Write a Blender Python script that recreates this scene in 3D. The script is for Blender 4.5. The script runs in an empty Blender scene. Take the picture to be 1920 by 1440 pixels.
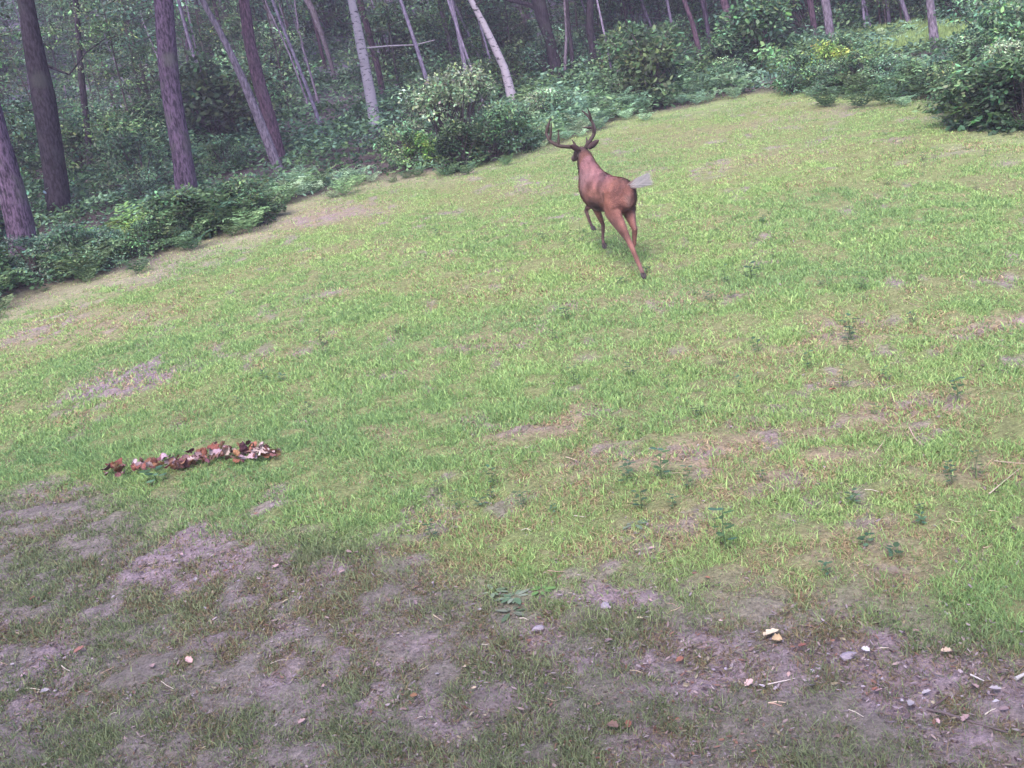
import bpy, math, random
import numpy as np
from mathutils import Vector, Matrix
R = math.radians
rng = np.random.default_rng(7); random.seed(7)
S = bpy.context.scene
COL = S.collection

# ------------------------------------------------------------------ camera
PITCH, ROLL, SLOPE = R(14), R(10), math.tan(R(6))
CAMZ = 2.795
FPX = 2059.0
cam_d = bpy.data.cameras.new('camera'); cam = bpy.data.objects.new('camera', cam_d); COL.objects.link(cam)
cam_d.sensor_width = 36; cam_d.lens = 36*FPX/1920; cam_d.clip_start = .05; cam_d.clip_end = 500
FW = Vector((0, math.cos(PITCH), -math.sin(PITCH)))
UP0 = Vector((0, math.sin(PITCH), math.cos(PITCH))); RT0 = Vector((1, 0, 0))
RTc = RT0*math.cos(ROLL) - UP0*math.sin(ROLL)
UPc = RT0*math.sin(ROLL) + UP0*math.cos(ROLL)
m3 = Matrix((RTc, UPc, -FW)).transposed()
cam.matrix_world = Matrix.Translation((0, 0, CAMZ)) @ m3.to_4x4()
S.camera = cam
C0 = Vector((0, 0, CAMZ))

# ------------------------------------------------------------------ light
W = bpy.data.worlds.new('World'); S.world = W; W.use_nodes = True
nt = W.node_tree; nt.nodes.clear()
sky = nt.nodes.new('ShaderNodeTexSky'); sky.sky_type = 'NISHITA'; sky.sun_disc = False
SUN_EL, SUN_AZ = R(52), R(200)      # azimuth from +Y, clockwise: behind the camera, a little to its left
sky.sun_elevation = SUN_EL; sky.sun_rotation = SUN_AZ; sky.dust_density = 2.5; sky.air_density = 1.0
bg = nt.nodes.new('ShaderNodeBackground'); bg.inputs[1].default_value = .15
ow = nt.nodes.new('ShaderNodeOutputWorld')
nt.links.new(sky.outputs[0], bg.inputs[0]); nt.links.new(bg.outputs[0], ow.inputs[0])
sd = bpy.data.lights.new('sun', 'SUN'); sun = bpy.data.objects.new('sun', sd); COL.objects.link(sun)
sd.energy = 1.3; sd.angle = R(30); sd.color = (1, .93, .86)
sdir = Vector((math.sin(SUN_AZ)*math.cos(SUN_EL), math.cos(SUN_AZ)*math.cos(SUN_EL), math.sin(SUN_EL)))
sun.rotation_euler = sdir.to_track_quat('Z', 'Y').to_euler(); sun.location = (0, -10, 30)
S.view_settings.view_transform = 'Standard'; S.view_settings.look = 'None'
S.view_settings.exposure = 1.93; S.view_settings.gamma = 1
S.cycles.volume_bounces = 0; S.cycles.max_bounces = 6; S.cycles.transparent_max_bounces = 4

# ------------------------------------------------------------------ noise + terrain
def _hash(ix, iy, seed):
    h = (ix*374761393 + iy*668265263 + seed*2147483647) & 0xffffffff
    h = ((h ^ (h >> 13))*1274126177) & 0xffffffff
    return ((h ^ (h >> 16)) & 0xffff)/65535.0
def vnoise(x, y, seed=0):
    x = np.asarray(x, float); y = np.asarray(y, float)
    ix = np.floor(x).astype(np.int64); iy = np.floor(y).astype(np.int64)
    fx = x-ix; fy = y-iy; fx = fx*fx*(3-2*fx); fy = fy*fy*(3-2*fy)
    a = _hash(ix, iy, seed); b = _hash(ix+1, iy, seed); c = _hash(ix, iy+1, seed); d = _hash(ix+1, iy+1, seed)
    return (a*(1-fx)+b*fx)*(1-fy) + (c*(1-fx)+d*fx)*fy
def fbm(x, y, seed=0, octs=4):
    s = 0; a = .5; t = 0
    for k in range(octs):
        s = s + a*vnoise(x*2**k, y*2**k, seed+k*17); t += a; a *= .5
    return s/t
def ground(x, y):
    x = np.asarray(x, float); y = np.asarray(y, float)
    z = y*SLOPE + .10*(fbm(x*.35, y*.35, 3, 3)-.5) + .035*(fbm(x*2.2, y*2.2, 5, 2)-.5)
    return z + .0045*np.clip(y-34, 0, None)**2
def gz(x, y): return float(ground(x, y))
def ray(px, py):
    return (FW + RTc*((px-960)/FPX) + UPc*((720-py)/FPX))
def P(px, py):
    d = ray(px, py); z = 0
    t = 10.
    lo, hi = .5, 200.
    for _ in range(60):
        t = (lo+hi)/2; q = C0 + d*t
        if q.z > gz(q.x, q.y): lo = t
        else: hi = t
    q = C0 + d*t
    return Vector((q.x, q.y, gz(q.x, q.y)))
def PY(px, py, Y):
    d = ray(px, py); return C0 + d*(Y/d.y)

EDGE = [(-500, 800), (-50, 612), (60, 572), (200, 530), (330, 482), (500, 428), (560, 385), (700, 345), (850, 325), (1000, 293),
        (1200, 222), (1440, 178), (1540, 180), (1640, 180), (1728, 192), (1775, 256), (1930, 262), (2050, 268), (2300, 290)]
EW = sorted([(P(*e).x/P(*e).y, P(*e).y) for e in EDGE])
EX = np.array([e[0] for e in EW]); EYY = np.array([e[1] for e in EW])
def edge(x, y): return np.interp(np.asarray(x)/np.maximum(y, 1), EX, EYY)

# ------------------------------------------------------------------ helpers
def tag(o, label=None, cat=None, group=None, kind=None):
    if label: o['label'] = label
    if cat: o['category'] = cat
    if group: o['group'] = group
    if kind: o['kind'] = kind
    return o
def obj(name, me, mat=None, parent=None):
    if mat is not None and not me.materials: me.materials.append(mat)
    o = bpy.data.objects.new(name, me); COL.objects.link(o)
    if parent is not None: o.parent = parent
    return o
def empty(name, loc, rz=0, s=1, tilt=(0, 0)):
    o = bpy.data.objects.new(name, None); COL.objects.link(o)
    o.empty_display_size = .1
    o.location = loc; o.rotation_euler = (tilt[0], tilt[1], rz); o.scale = (s, s, s) if not hasattr(s, '__len__') else s
    return o
def mk(name, V, F, C=None, smooth=True):
    """V (n,3); F list of (m,k) int arrays or one array; C (n,3) point colours"""
    if isinstance(F, np.ndarray): F = [F]
    F = [f for f in F if len(f)]
    me = bpy.data.meshes.new(name)
    V = np.asarray(V, np.float32); me.vertices.add(len(V)); me.vertices.foreach_set('co', V.ravel())
    loops = np.concatenate([f.ravel() for f in F]).astype(np.int32)
    tot = np.concatenate([np.full(len(f), f.shape[1]) for f in F]).astype(np.int32)
    st = np.concatenate([[0], np.cumsum(tot)[:-1]]).astype(np.int32)
    me.loops.add(len(loops)); me.loops.foreach_set('vertex_index', loops)
    me.polygons.add(len(tot)); me.polygons.foreach_set('loop_start', st)
    try: me.polygons.foreach_set('loop_total', tot)
    except Exception: pass
    if C is not None:
        a = me.color_attributes.new('Col', 'FLOAT_COLOR', 'POINT')
        c4 = np.ones((len(V), 4), np.float32); c4[:, :3] = C; a.data.foreach_set('color', c4.ravel())
    me.update(calc_edges=True); me.validate()
    if not smooth: me.shade_flat()
    return me
class MB:
    def __init__(s): s.V = []; s.F = []; s.C = []; s.n = 0
    def add(s, V, F, C=(1, 1, 1)):
        V = np.asarray(V, float); F = np.asarray(F, int)
        s.V.append(V); s.F.append(F+s.n); s.n += len(V)
        C = np.asarray(C, float); s.C.append(np.broadcast_to(C, (len(V), 3)))
        return s
    def mesh(s, name, smooth=True):
        fs = {}
        for f in s.F: fs.setdefault(f.shape[1], []).append(f)
        return mk(name, np.concatenate(s.V), [np.concatenate(v) for v in fs.values()], np.concatenate(s.C), smooth)
def tube(mb, pts, rad, n=8, col=(1, 1, 1), jit=0, cap=True, flat=1.0, upv=None):
    pts = [Vector(p) for p in pts]; m = len(pts); rad = np.broadcast_to(np.asarray(rad, float), (m,))
    T = [(pts[min(i+1, m-1)]-pts[max(i-1, 0)]).normalized() for i in range(m)]
    a = Vector(upv) if upv else Vector((.3, .9, .2))
    if abs(a.dot(T[0])) > .95: a = Vector((1, 0, 0))
    V = []
    for i in range(m):
        u = (a-T[i]*a.dot(T[i])).normalized(); w = T[i].cross(u); a = u
        for k in range(n):
            th = 2*math.pi*k/n; r = rad[i]*(1+jit*(random.random()-.5))
            V.append(pts[i]+u*(math.cos(th)*r)+w*(math.sin(th)*r*flat))
    F = [[i*n+k, i*n+(k+1) % n, (i+1)*n+(k+1) % n, (i+1)*n+k] for i in range(m-1) for k in range(n)]
    mb.add(V, F, col)
    if cap:
        c0 = len(V)
        mb.add([pts[0]]+V[:n], [[0, 1+(k+1) % n, 1+k] for k in range(n)], col)
        mb.add([pts[-1]]+V[-n:], [[0, 1+k, 1+(k+1) % n] for k in range(n)], col)
def leaves(pos, dirv, nor, L, Wd, cols, fold=.25, droop=.15, wide=.45):
    """each leaf: 6 verts, two quads meeting on the midrib"""
    n = len(pos); dirv = dirv/np.linalg.norm(dirv, axis=1, keepdims=True)
    side = np.cross(dirv, nor); side /= np.linalg.norm(side, axis=1, keepdims=True)+1e-9
    nn = np.cross(side, dirv); L = L[:, None]; Wd = Wd[:, None]
    b = pos; t = pos+dirv*L-nn*L*droop
    V = np.empty((n, 6, 3))
    V[:, 0] = b; V[:, 1] = t
    for j, (a, sgn, w) in enumerate([(wide*.6, 1, .8), (wide*1.55, 1, .9), (wide*.6, -1, .8), (wide*1.55, -1, .9)]):
        V[:, 2+j] = b+dirv*L*a+side*Wd*.5*sgn*w-nn*Wd*fold*.5-nn*L*droop*a*a
    base = np.arange(n)[:, None]*6
    F = np.concatenate([base+np.array([[0, 4, 5, 1]]), base+np.array([[0, 1, 3, 2]])])
    return V.reshape(-1, 3), F, np.repeat(cols, 6, axis=0)
def unit(n):
    v = rng.normal(size=(n, 3)); return v/np.linalg.norm(v, axis=1, keepdims=True)

def proj(x, y, z):
    q = Vector((x, y, z))-C0; d = q.dot(FW); return 960+FPX*q.dot(RTc)/d, 720-FPX*q.dot(UPc)/d
def wood_zone(x, y):
    px = proj(x, y, gz(x, y))[0]
    for lim, s in [(90, 'behind the thick left edge trunk'), (240, 'behind the dark twiggy trunk'), (430, 'around the straight grey trunk'), (620, 'behind the leaning pale trunk'), (780, 'around the spotted birch'), (980, 'behind the central thicket'),
                   (1180, 'around the dark branching tree'), (1400, 'in the stand left of right bank'), (1650, 'around the right pale trunk')]:
        if px < lim: return s
    return 'in the far upper right corner'
def field_zone(px, py):
    if py > 1060: r_ = 'bottom left' if px < 480 else 'bottom centre' if px < 1150 else 'bottom right'; return 'on worn ground at '+r_
    if py > 760: return 'in the grass '+('around the leaf row' if px < 620 else 'below the middle of the clearing' if px < 1200 else 'of the lower right clearing')
    if py > 540: return 'in the grass '+('around the lilac soil patch' if px < 560 else 'of the middle of the clearing' if px < 1200 else 'of the right middle clearing')
    return 'in the grass '+('left of the running deer' if px < 1060 else 'right of the running deer')
LOOK = {'mid': 'green', 'dark': 'dark green', 'blue': 'blue green', 'pale': 'pale green', 'yel': 'yellow green'}
# ------------------------------------------------------------------ materials
def newmat(name):
    m = bpy.data.materials.new(name); m.use_nodes = True; t = m.node_tree; t.nodes.clear()
    o = t.nodes.new('ShaderNodeOutputMaterial'); return m, t, o
def N(t, typ, **kw):
    n = t.nodes.new(typ)
    for k, v in kw.items():
        if k.startswith('i_'):
            key = k[2:]; key = int(key) if key.isdigit() else key.replace('_', ' ')
            n.inputs[key].default_value = v
        else: setattr(n, k, v)
    return n
def leaf_mat(name, trans=.3, rough=.6, var=.35, spec=.25):
    m, t, o = newmat(name); l = t.links.new
    at = N(t, 'ShaderNodeAttribute', attribute_name='Col')
    oi = N(t, 'ShaderNodeObjectInfo')
    mr = N(t, 'ShaderNodeMapRange'); mr.inputs['To Min'].default_value = 1-var; mr.inputs['To Max'].default_value = 1+var
    l(oi.outputs['Random'], mr.inputs['Value'])
    hs = N(t, 'ShaderNodeHueSaturation')
    mh = N(t, 'ShaderNodeMapRange'); mh.inputs['To Min'].default_value = .48; mh.inputs['To Max'].default_value = .53
    ml = N(t, 'ShaderNodeMath', operation='MULTIPLY', i_1=7.31); fr = N(t, 'ShaderNodeMath', operation='FRACT')
    l(oi.outputs['Random'], ml.inputs[0]); l(ml.outputs[0], fr.inputs[0]); l(fr.outputs[0], mh.inputs['Value'])
    l(mh.outputs[0], hs.inputs['Hue']); l(mr.outputs[0], hs.inputs['Value']); l(at.outputs['Color'], hs.inputs['Color'])
    p = N(t, 'ShaderNodeBsdfPrincipled', i_Roughness=rough); p.inputs['Specular IOR Level'].default_value = spec
    l(hs.outputs[0], p.inputs['Base Color'])
    if trans:
        tr = N(t, 'ShaderNodeBsdfTranslucent'); mx = N(t, 'ShaderNodeMixShader', i_0=trans)
        l(hs.outputs[0], tr.inputs[0]); l(p.outputs[0], mx.inputs[1]); l(tr.outputs[0], mx.inputs[2]); l(mx.outputs[0], o.inputs[0])
    else: l(p.outputs[0], o.inputs[0])
    return m
M_leaf = leaf_mat('leaf'); M_fern = leaf_mat('fern_green', .3, .65, .25); M_grass = leaf_mat('grass_blades', .4, .7, 0, .15)
M_weed = leaf_mat('weed_green', .2, .6, .2)
M_plain = leaf_mat('tinted', 0, .85, .12, .15)
def bark_mat(name, c1, c2, birch=False, lich=None):
    m, t, o = newmat(name); l = t.links.new
    tc = N(t, 'ShaderNodeTexCoord'); mp = N(t, 'ShaderNodeMapping'); l(tc.outputs['Object'], mp.inputs[0])
    mp.inputs['Scale'].default_value = (20, 20, 6) if not birch else (5, 5, 13)
    n1 = N(t, 'ShaderNodeTexNoise', i_Scale=1.6, i_Detail=6, i_Roughness=.65); l(mp.outputs[0], n1.inputs['Vector'])
    cr = N(t, 'ShaderNodeValToRGB'); e = cr.color_ramp.elements
    if birch:
        e[0].position = .36; e[0].color = (*c2, 1); e[1].position = .46; e[1].color = (*c1, 1)
    else:
        e[0].position = .40; e[0].color = (*c2, 1); e[1].position = .60; e[1].color = (*c1, 1)
    l(n1.outputs['Fac'], cr.inputs[0])
    n2 = N(t, 'ShaderNodeTexNoise', i_Scale=2.3, i_Detail=4); l(tc.outputs['Object'], n2.inputs['Vector'])
    cr2 = N(t, 'ShaderNodeValToRGB'); e = cr2.color_ramp.elements; e[0].position = .53; e[0].color = (0, 0, 0, 1); e[1].position = .68; e[1].color = (.7, .7, .7, 1)
    l(n2.outputs['Fac'], cr2.inputs[0])
    mx = N(t, 'ShaderNodeMix', data_type='RGBA'); l(cr2.outputs[0], mx.inputs[0]); l(cr.outputs[0], mx.inputs[6])
    mx.inputs[7].default_value = (*(lich or (.16, .19, .15)), 1)
    p = N(t, 'ShaderNodeBsdfPrincipled', i_Roughness=.9); p.inputs['Specular IOR Level'].default_value = .1
    l(mx.outputs[2], p.inputs['Base Color'])
    bp = N(t, 'ShaderNodeBump', i_Strength=.9 if not birch else .3, i_Distance=.03); l(n1.outputs['Fac'], bp.inputs['Height']); l(bp.outputs[0], p.inputs['Normal'])
    l(p.outputs[0], o.inputs[0]); return m
B_oak = bark_mat('bark_grey_purple', (.125, .082, .14), (.022, .016, .027), lich=(.09, .09, .085))
B_dark = bark_mat('bark_dark', (.05, .038, .055), (.011, .009, .013), lich=(.055, .055, .055))
B_red = bark_mat('bark_reddish', (.14, .08, .12), (.035, .022, .035), lich=(.10, .07, .09))
B_birch = bark_mat('bark_birch', (.34, .29, .36), (.035, .028, .04), True, lich=(.19, .17, .20))
B_pale = bark_mat('bark_pale', (.22, .175, .24), (.07, .055, .08), lich=(.15, .13, .16))
B_twig = bark_mat('bark_twig', (.12, .09, .10), (.05, .04, .045))

# ground: soil, litter and moss, mixed by the vertex colour painted from the patch map plus fine noise
def ground_mat():
    m, t, o = newmat('soil'); l = t.links.new
    at = N(t, 'ShaderNodeAttribute', attribute_name='Col'); tc = N(t, 'ShaderNodeTexCoord')
    n = N(t, 'ShaderNodeTexNoise', i_Scale=14, i_Detail=9, i_Roughness=.7); l(tc.outputs['Object'], n.inputs['Vector'])
    n2 = N(t, 'ShaderNodeTexNoise', i_Scale=55, i_Detail=8, i_Roughness=.7); l(tc.outputs['Object'], n2.inputs['Vector'])
    mr = N(t, 'ShaderNodeMapRange', i_From_Min=.3, i_From_Max=.7); mr.inputs['To Min'].default_value = .62; mr.inputs['To Max'].default_value = 1.3
    l(n.outputs['Fac'], mr.inputs['Value'])
    mr2 = N(t, 'ShaderNodeMapRange', i_From_Min=.3, i_From_Max=.7); mr2.inputs['To Min'].default_value = .5; mr2.inputs['To Max'].default_value = 1.45
    l(n2.outputs['Fac'], mr2.inputs['Value'])
    mu = N(t, 'ShaderNodeMath', operation='MULTIPLY'); l(mr.outputs[0], mu.inputs[0]); l(mr2.outputs[0], mu.inputs[1])
    vm = N(t, 'ShaderNodeVectorMath', operation='SCALE'); l(at.outputs['Color'], vm.inputs[0]); l(mu.outputs[0], vm.inputs['Scale'])
    p = N(t, 'ShaderNodeBsdfPrincipled', i_Roughness=.95); p.inputs['Specular IOR Level'].default_value = .1
    l(vm.outputs[0], p.inputs['Base Color'])
    ad = N(t, 'ShaderNodeMath', operation='ADD'); l(n.outputs['Fac'], ad.inputs[0]); l(n2.outputs['Fac'], ad.inputs[1])
    bp = N(t, 'ShaderNodeBump', i_Strength=.8, i_Distance=.03); l(ad.outputs[0], bp.inputs['Height']); l(bp.outputs[0], p.inputs['Normal'])
    l(p.outputs[0], o.inputs[0]); return m
M_soil = ground_mat()

# ------------------------------------------------------------------ patch map of the clearing (bare soil, thin grass)
PATCH = [  # px, py, half-width px, half-height px, strength
    (255, 705, 95, 26, 1.0), (180, 735, 60, 14, .6), (340, 1035, 75, 26, .95), (415, 1075, 70, 24, .9), (215, 1060, 60, 22, .6),
    (300, 1120, 90, 26, .6), (540, 1110, 60, 26, .55), (560, 1060, 70, 14, .5), (650, 1060, 60, 18, .75), (100, 925, 50, 20, .5),
    (30, 1190, 50, 40, .6), (95, 1250, 50, 40, .8), (95, 1330, 50, 60, .8), (20, 1290, 40, 40, .5), (690, 1325, 30, 55, .7),
    (610, 1320, 22, 45, .5), (700, 1260, 50, 18, .5), (760, 1200, 60, 16, .4), (830, 1280, 50, 30, .6), (850, 1310, 60, 25, .45),
    (1010, 1185, 40, 16, .75), (1140, 1130, 80, 20, .85), (1180, 1210, 120, 34, .8), (1290, 1190, 90, 30, .8), (1330, 1240, 110, 30, .75),
    (1480, 1215, 70, 26, .9), (1600, 1230, 110, 30, .85), (1560, 1270, 120, 34, .8), (1690, 1290, 110, 50, .95), (1720, 1335, 90, 34, .9),
    (1860, 1290, 80, 34, .9), (1800, 1360, 100, 20, .6), (1200, 1040, 60, 14, .5), (1240, 1000, 90, 18, .35), (1180, 1370, 100, 28, .5),
    (1230, 1345, 60, 22, .7), (1560, 1170, 60, 16, .5), (1000, 785, 50, 12, .35), (1130, 770, 50, 14, .4), (1320, 850, 60, 18, .4),
    (1480, 900, 90, 20, .3), (1700, 745, 80, 14, .35), (1850, 610, 60, 12, .45), (1560, 625, 60, 10, .3), (1880, 890, 50, 24, .4),
    (1600, 205, 160, 10, .2), (1330, 205, 90, 10, .2), (600, 405, 90, 12, .45), (1000, 350, 60, 10, .2), (80, 610, 80, 20, .5), (300, 510, 90, 16, .45),
    (440, 460, 60, 12, .3), (900, 318, 60, 8, .5), (1830, 275, 90, 8, .5)]
PW = []
for (px, py, a, b, s_) in PATCH:
    if py > 1000: s_ *= .86
    c = P(px, py); e1 = P(px+a, py-a*math.tan(ROLL)); e2 = P(px, py-b); e3 = P(px, py+b)
    rx = (Vector((e1.x, e1.y))-Vector((c.x, c.y))).length; ry = (Vector((e2.x, e2.y))-Vector((e3.x, e3.y))).length/2
    PW.append((c.x, c.y, rx, ry, s_))
def bare(x, y):
    """0 = full grass, 1 = bare soil"""
    wx = x+.35*(fbm(x*2.3, y*2.3, 41, 3)-.5); wy = y+.55*(fbm(x*2.3+9, y*1.6, 43, 3)-.5)
    r = np.zeros(np.shape(x))
    for (cx, cy, rx, ry, s_) in PW:
        d = np.sqrt(((wx-cx)/rx)**2+((wy-cy)/ry)**2)
        r = np.maximum(r, s_*np.clip(1.55-d, 0, 1)**.8)
    small = np.clip((fbm(x*3.1, y*2.4, 51, 3)-.62)*5, 0, .7)
    return np.clip(np.maximum(r, small*.65), 0, 1)
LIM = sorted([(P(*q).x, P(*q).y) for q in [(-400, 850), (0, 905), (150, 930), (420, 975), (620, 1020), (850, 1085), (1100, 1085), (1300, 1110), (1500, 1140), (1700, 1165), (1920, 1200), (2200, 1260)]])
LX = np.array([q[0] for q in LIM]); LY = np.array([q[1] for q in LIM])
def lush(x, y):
    """0 in the thin worn turf nearest the camera, where canopy shade is also coloured in, 1 in the lush clearing"""
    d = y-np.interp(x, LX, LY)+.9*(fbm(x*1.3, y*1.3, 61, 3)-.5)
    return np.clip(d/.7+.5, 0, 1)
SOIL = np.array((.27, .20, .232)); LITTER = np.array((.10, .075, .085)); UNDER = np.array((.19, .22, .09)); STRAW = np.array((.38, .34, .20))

DRY = []
for (px, py, a_, b_, s_) in [(1330, 850, 130, 34, .7), (1500, 900, 180, 36, .6), (1690, 760, 130, 24, .6), (1000, 785, 90, 16, .6), (1130, 860, 60, 50, .35), (1560, 800, 120, 30, .45), (1850, 900, 110, 50, .55), (1850, 620, 110, 26, .55), (1560, 625, 110, 16, .45), (720, 810, 80, 16, .35), (900, 640, 120, 14, .25),
                             (1500, 222, 240, 14, .15), (600, 405, 140, 20, .55), (1250, 1010, 160, 34, .4), (1600, 1060, 200, 40, .35), (150, 620, 160, 30, .4), (1300, 560, 110, 18, .4), (1400, 300, 200, 14, .2)]:
    c_ = P(px, py); e1 = P(px+a_, py-a_*math.tan(ROLL)); e2, e3 = P(px, py-b_), P(px, py+b_); DRY.append((c_.x, c_.y, abs(e1.x-c_.x), abs(e2.y-e3.y)/2, s_))
def straw(x, y):
    wx = x+.6*(fbm(x*1.7, y*1.7, 141, 3)-.5); wy = y+.9*(fbm(x*1.7+5, y*1.2, 143, 3)-.5); r = 0*x
    for cx, cy, rx, ry, s_ in DRY: r = np.maximum(r, s_*np.clip(1.5-np.hypot((wx-cx)/rx, (wy-cy)/ry), 0, 1))
    return r
def ground_sheet():
    ys = np.concatenate([np.arange(-30, 1, 1.2), np.arange(1, 8, .024), np.arange(8, 28, .14), np.arange(28, 110, .8)])
    xs = np.concatenate([np.arange(-75, -14, 1.5), np.arange(-14, -5, .2), np.arange(-5, 5, .03), np.arange(5, 14, .2), np.arange(14, 76, 1.5)])
    X, Y = np.meshgrid(xs, ys); Z = ground(X, Y)
    b = bare(X, Y)
    near = (Y > 1) & (Y < 14) & (np.abs(X) < 8)
    Z = Z+np.where(near, (.040*(fbm(X*9, Y*9, 71, 2)-.5)+.030*(.35+b)*(fbm(X*21, Y*21, 73, 2)-.5)) - .012*b, 0)
    Z = np.where(Y > 110-2, Z, Z)
    n2 = fbm(X*.9, Y*.9, 81, 4)[..., None]; b = np.clip((b+1.1*(fbm(X*7, Y*7, 83, 4)-.5)*(b > .05))*1.35-.15, 0, 1)
    c = UNDER*(1-n2)*1.0+STRAW*n2*.55
    lu_ = lush(X, Y)[..., None]; c = c*lu_+(1-lu_)*(np.array((.15, .13, .115))*(1-n2)+np.array((.25, .20, .205))*n2)  # worn ground tone, with some canopy shade painted into it
    st_ = np.clip(straw(X, Y)*1.2, 0, 1)[..., None]; c = c*(1-st_)+np.array((.30, .215, .17))*st_
    c = c*(1-b[..., None])+SOIL*b[..., None]
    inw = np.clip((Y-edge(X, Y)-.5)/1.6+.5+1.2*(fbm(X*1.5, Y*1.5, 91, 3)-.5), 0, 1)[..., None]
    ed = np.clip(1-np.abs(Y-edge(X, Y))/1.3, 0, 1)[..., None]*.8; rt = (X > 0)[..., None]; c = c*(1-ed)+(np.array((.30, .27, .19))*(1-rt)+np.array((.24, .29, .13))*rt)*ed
    dp = np.clip((Y-30)/14, 0, 1)[..., None]; c = c*(1-inw)+(LITTER*(1-dp)+np.array((.21, .17, .25))*dp)*inw  # deep floor paled to lilac, painting bright glimpses between the trunks
    ny, nx = X.shape; idx = np.arange(nx*ny).reshape(ny, nx)
    F = np.stack([idx[:-1, :-1], idx[:-1, 1:], idx[1:, 1:], idx[1:, :-1]], -1).reshape(-1, 4)
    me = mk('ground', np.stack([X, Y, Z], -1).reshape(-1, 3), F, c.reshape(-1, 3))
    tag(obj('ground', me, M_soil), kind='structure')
ground_sheet()

# ------------------------------------------------------------------ grass of the clearing (stuff)
def grass():
    def sample(y0, y1, dens):
        wmax = .56*y1+1.6; n = int((y1-y0)*2*wmax*dens)
        x = rng.uniform(-wmax, wmax, n); y = rng.uniform(y0, y1, n)
        k = (np.abs(x+.04*y) < .52*y+1.3) & (y < edge(x, y)+.3*rng.normal(size=n)+.45+.8*(x > 4))
        return x[k], y[k]
    xs, ys = [], []
    for y0, y1, dn in [(1.9, 4, 26000), (4, 6, 21000), (6, 8, 13000), (8, 11, 9500), (11, 15, 6000), (15, 20, 3600), (20, 28, 2000)]:
        a, b = sample(y0, y1, dn); xs.append(a); ys.append(b)
    x = np.concatenate(xs); y = np.concatenate(ys)
    b = bare(x, y); lu = lush(x, y); b = np.clip((b+1.1*(fbm(x*7, y*7, 83, 4)-.5)*(b > .05))*1.35-.15, 0, 1)
    tuft = fbm(x*5.5, y*5.5, 11, 3); patch = fbm(x*.55, y*.75, 13, 4); fine = fbm(x*1.9, y*1.9, 15, 3)
    pr = (1-b*.8)*(.95+.05*lu)*np.clip(.55+1.0*(tuft-.25), .2, 1)
    pr = np.clip(pr*1.15, 0, 1)*(1-.45*straw(x, y))*(1-(.5-.35*(x > 0))*np.clip(1-(edge(x, y)-y)/1.2, 0, 1))
    k = rng.random(len(x)) < pr
    x, y, b, lu, tuft, patch, fine = [q[k] for q in (x, y, b, lu, tuft, patch, fine)]
    n = len(x); z = ground(x, y)-.012
    dist = np.sqrt(x*x+y*y)
    h = (.022+.036*rng.random(n)**1.5)*(.7+.5*np.clip((tuft-.3)*2.2, 0, 1))*(.95+.05*lu)
    h *= np.where(rng.random(n) < .02, 1.7, 1)*np.clip(1.12-dist*.02, .72, 1)
    w = (.0018+.0016*rng.random(n))*np.clip(dist/4.8, .8, 2.4)
    ang = rng.uniform(0, 2*np.pi, n); lean = rng.normal(size=(n, 2))*.38
    # colours
    de = np.clip(1-(edge(x, y)-y)/1.3, 0, 1)
    dry = np.clip(.45*de*(1-.6*(x > 0))+(fine-.50)*3.2+(patch-.5)*2.0+.16+.3*(1-lu), .03, .85)
    dry = np.clip(dry+straw(x, y)*1.5, 0, .95)
    # right hand and middle band of the clearing is more straw coloured
    dry = np.clip(dry+.20*np.exp(-((x-2.3)/1.9)**2-((y-6.9)/1.4)**2)+.12*np.clip((dist-13)/6, 0, 1)+.35*b+.16*(1-lu), 0, .92)
    isdry = rng.random(n) < dry*.8
    g1 = np.array((.31, .41, .155)); g2 = np.array((.23, .325, .145)); g3 = np.array((.40, .48, .195))
    t = np.clip(rng.normal(.5, .28, n)+(patch-.5)*1.2, 0, 1)[:, None]
    green = np.where(t < .5, g2*(1-2*t)+g1*2*t, g1*(2-2*t)+g3*(2*t-1))
    dull_shaded = np.array((.165, .155, .115))  # duller turf colour that also carries part of the canopy shade
    green = green*(.30+.70*lu[:, None])+dull_shaded*(.70-.70*lu[:, None])
    s1 = np.array((.50, .39, .25)); s2 = np.array((.34, .215, .165)); q = rng.random(n)[:, None]
    col = np.where(isdry[:, None], (s1*q+s2*(1-q))*(.62+.38*lu[:, None]), green)*(.62+.76*rng.random(n)[:, None])  # straw dimmed nearest the camera, shade put into its colour
    h = np.where(isdry, h*.7, h); lean = np.where(isdry[:, None], lean*2.4, lean)
    side = np.stack([np.cos(ang), np.sin(ang), 0*ang], 1)*w[:, None]
    base = np.stack([x, y, z], 1)
    tipo = np.stack([lean[:, 0]*h*1.6, lean[:, 1]*h*1.6, h/np.sqrt(1+1.2*(lean**2).sum(1))], 1)
    mid = base+tipo*np.array((.35, .35, .6)); tip = base+tipo
    V = np.stack([base-side, base+side, mid+side*.8, mid-side*.8, tip], 1).reshape(-1, 3)
    i = np.arange(n)[:, None]*5
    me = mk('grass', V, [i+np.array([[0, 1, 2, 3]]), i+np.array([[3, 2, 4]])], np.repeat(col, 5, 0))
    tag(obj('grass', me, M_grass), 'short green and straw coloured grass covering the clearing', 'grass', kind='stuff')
    return n
print('grass blades', grass())
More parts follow.
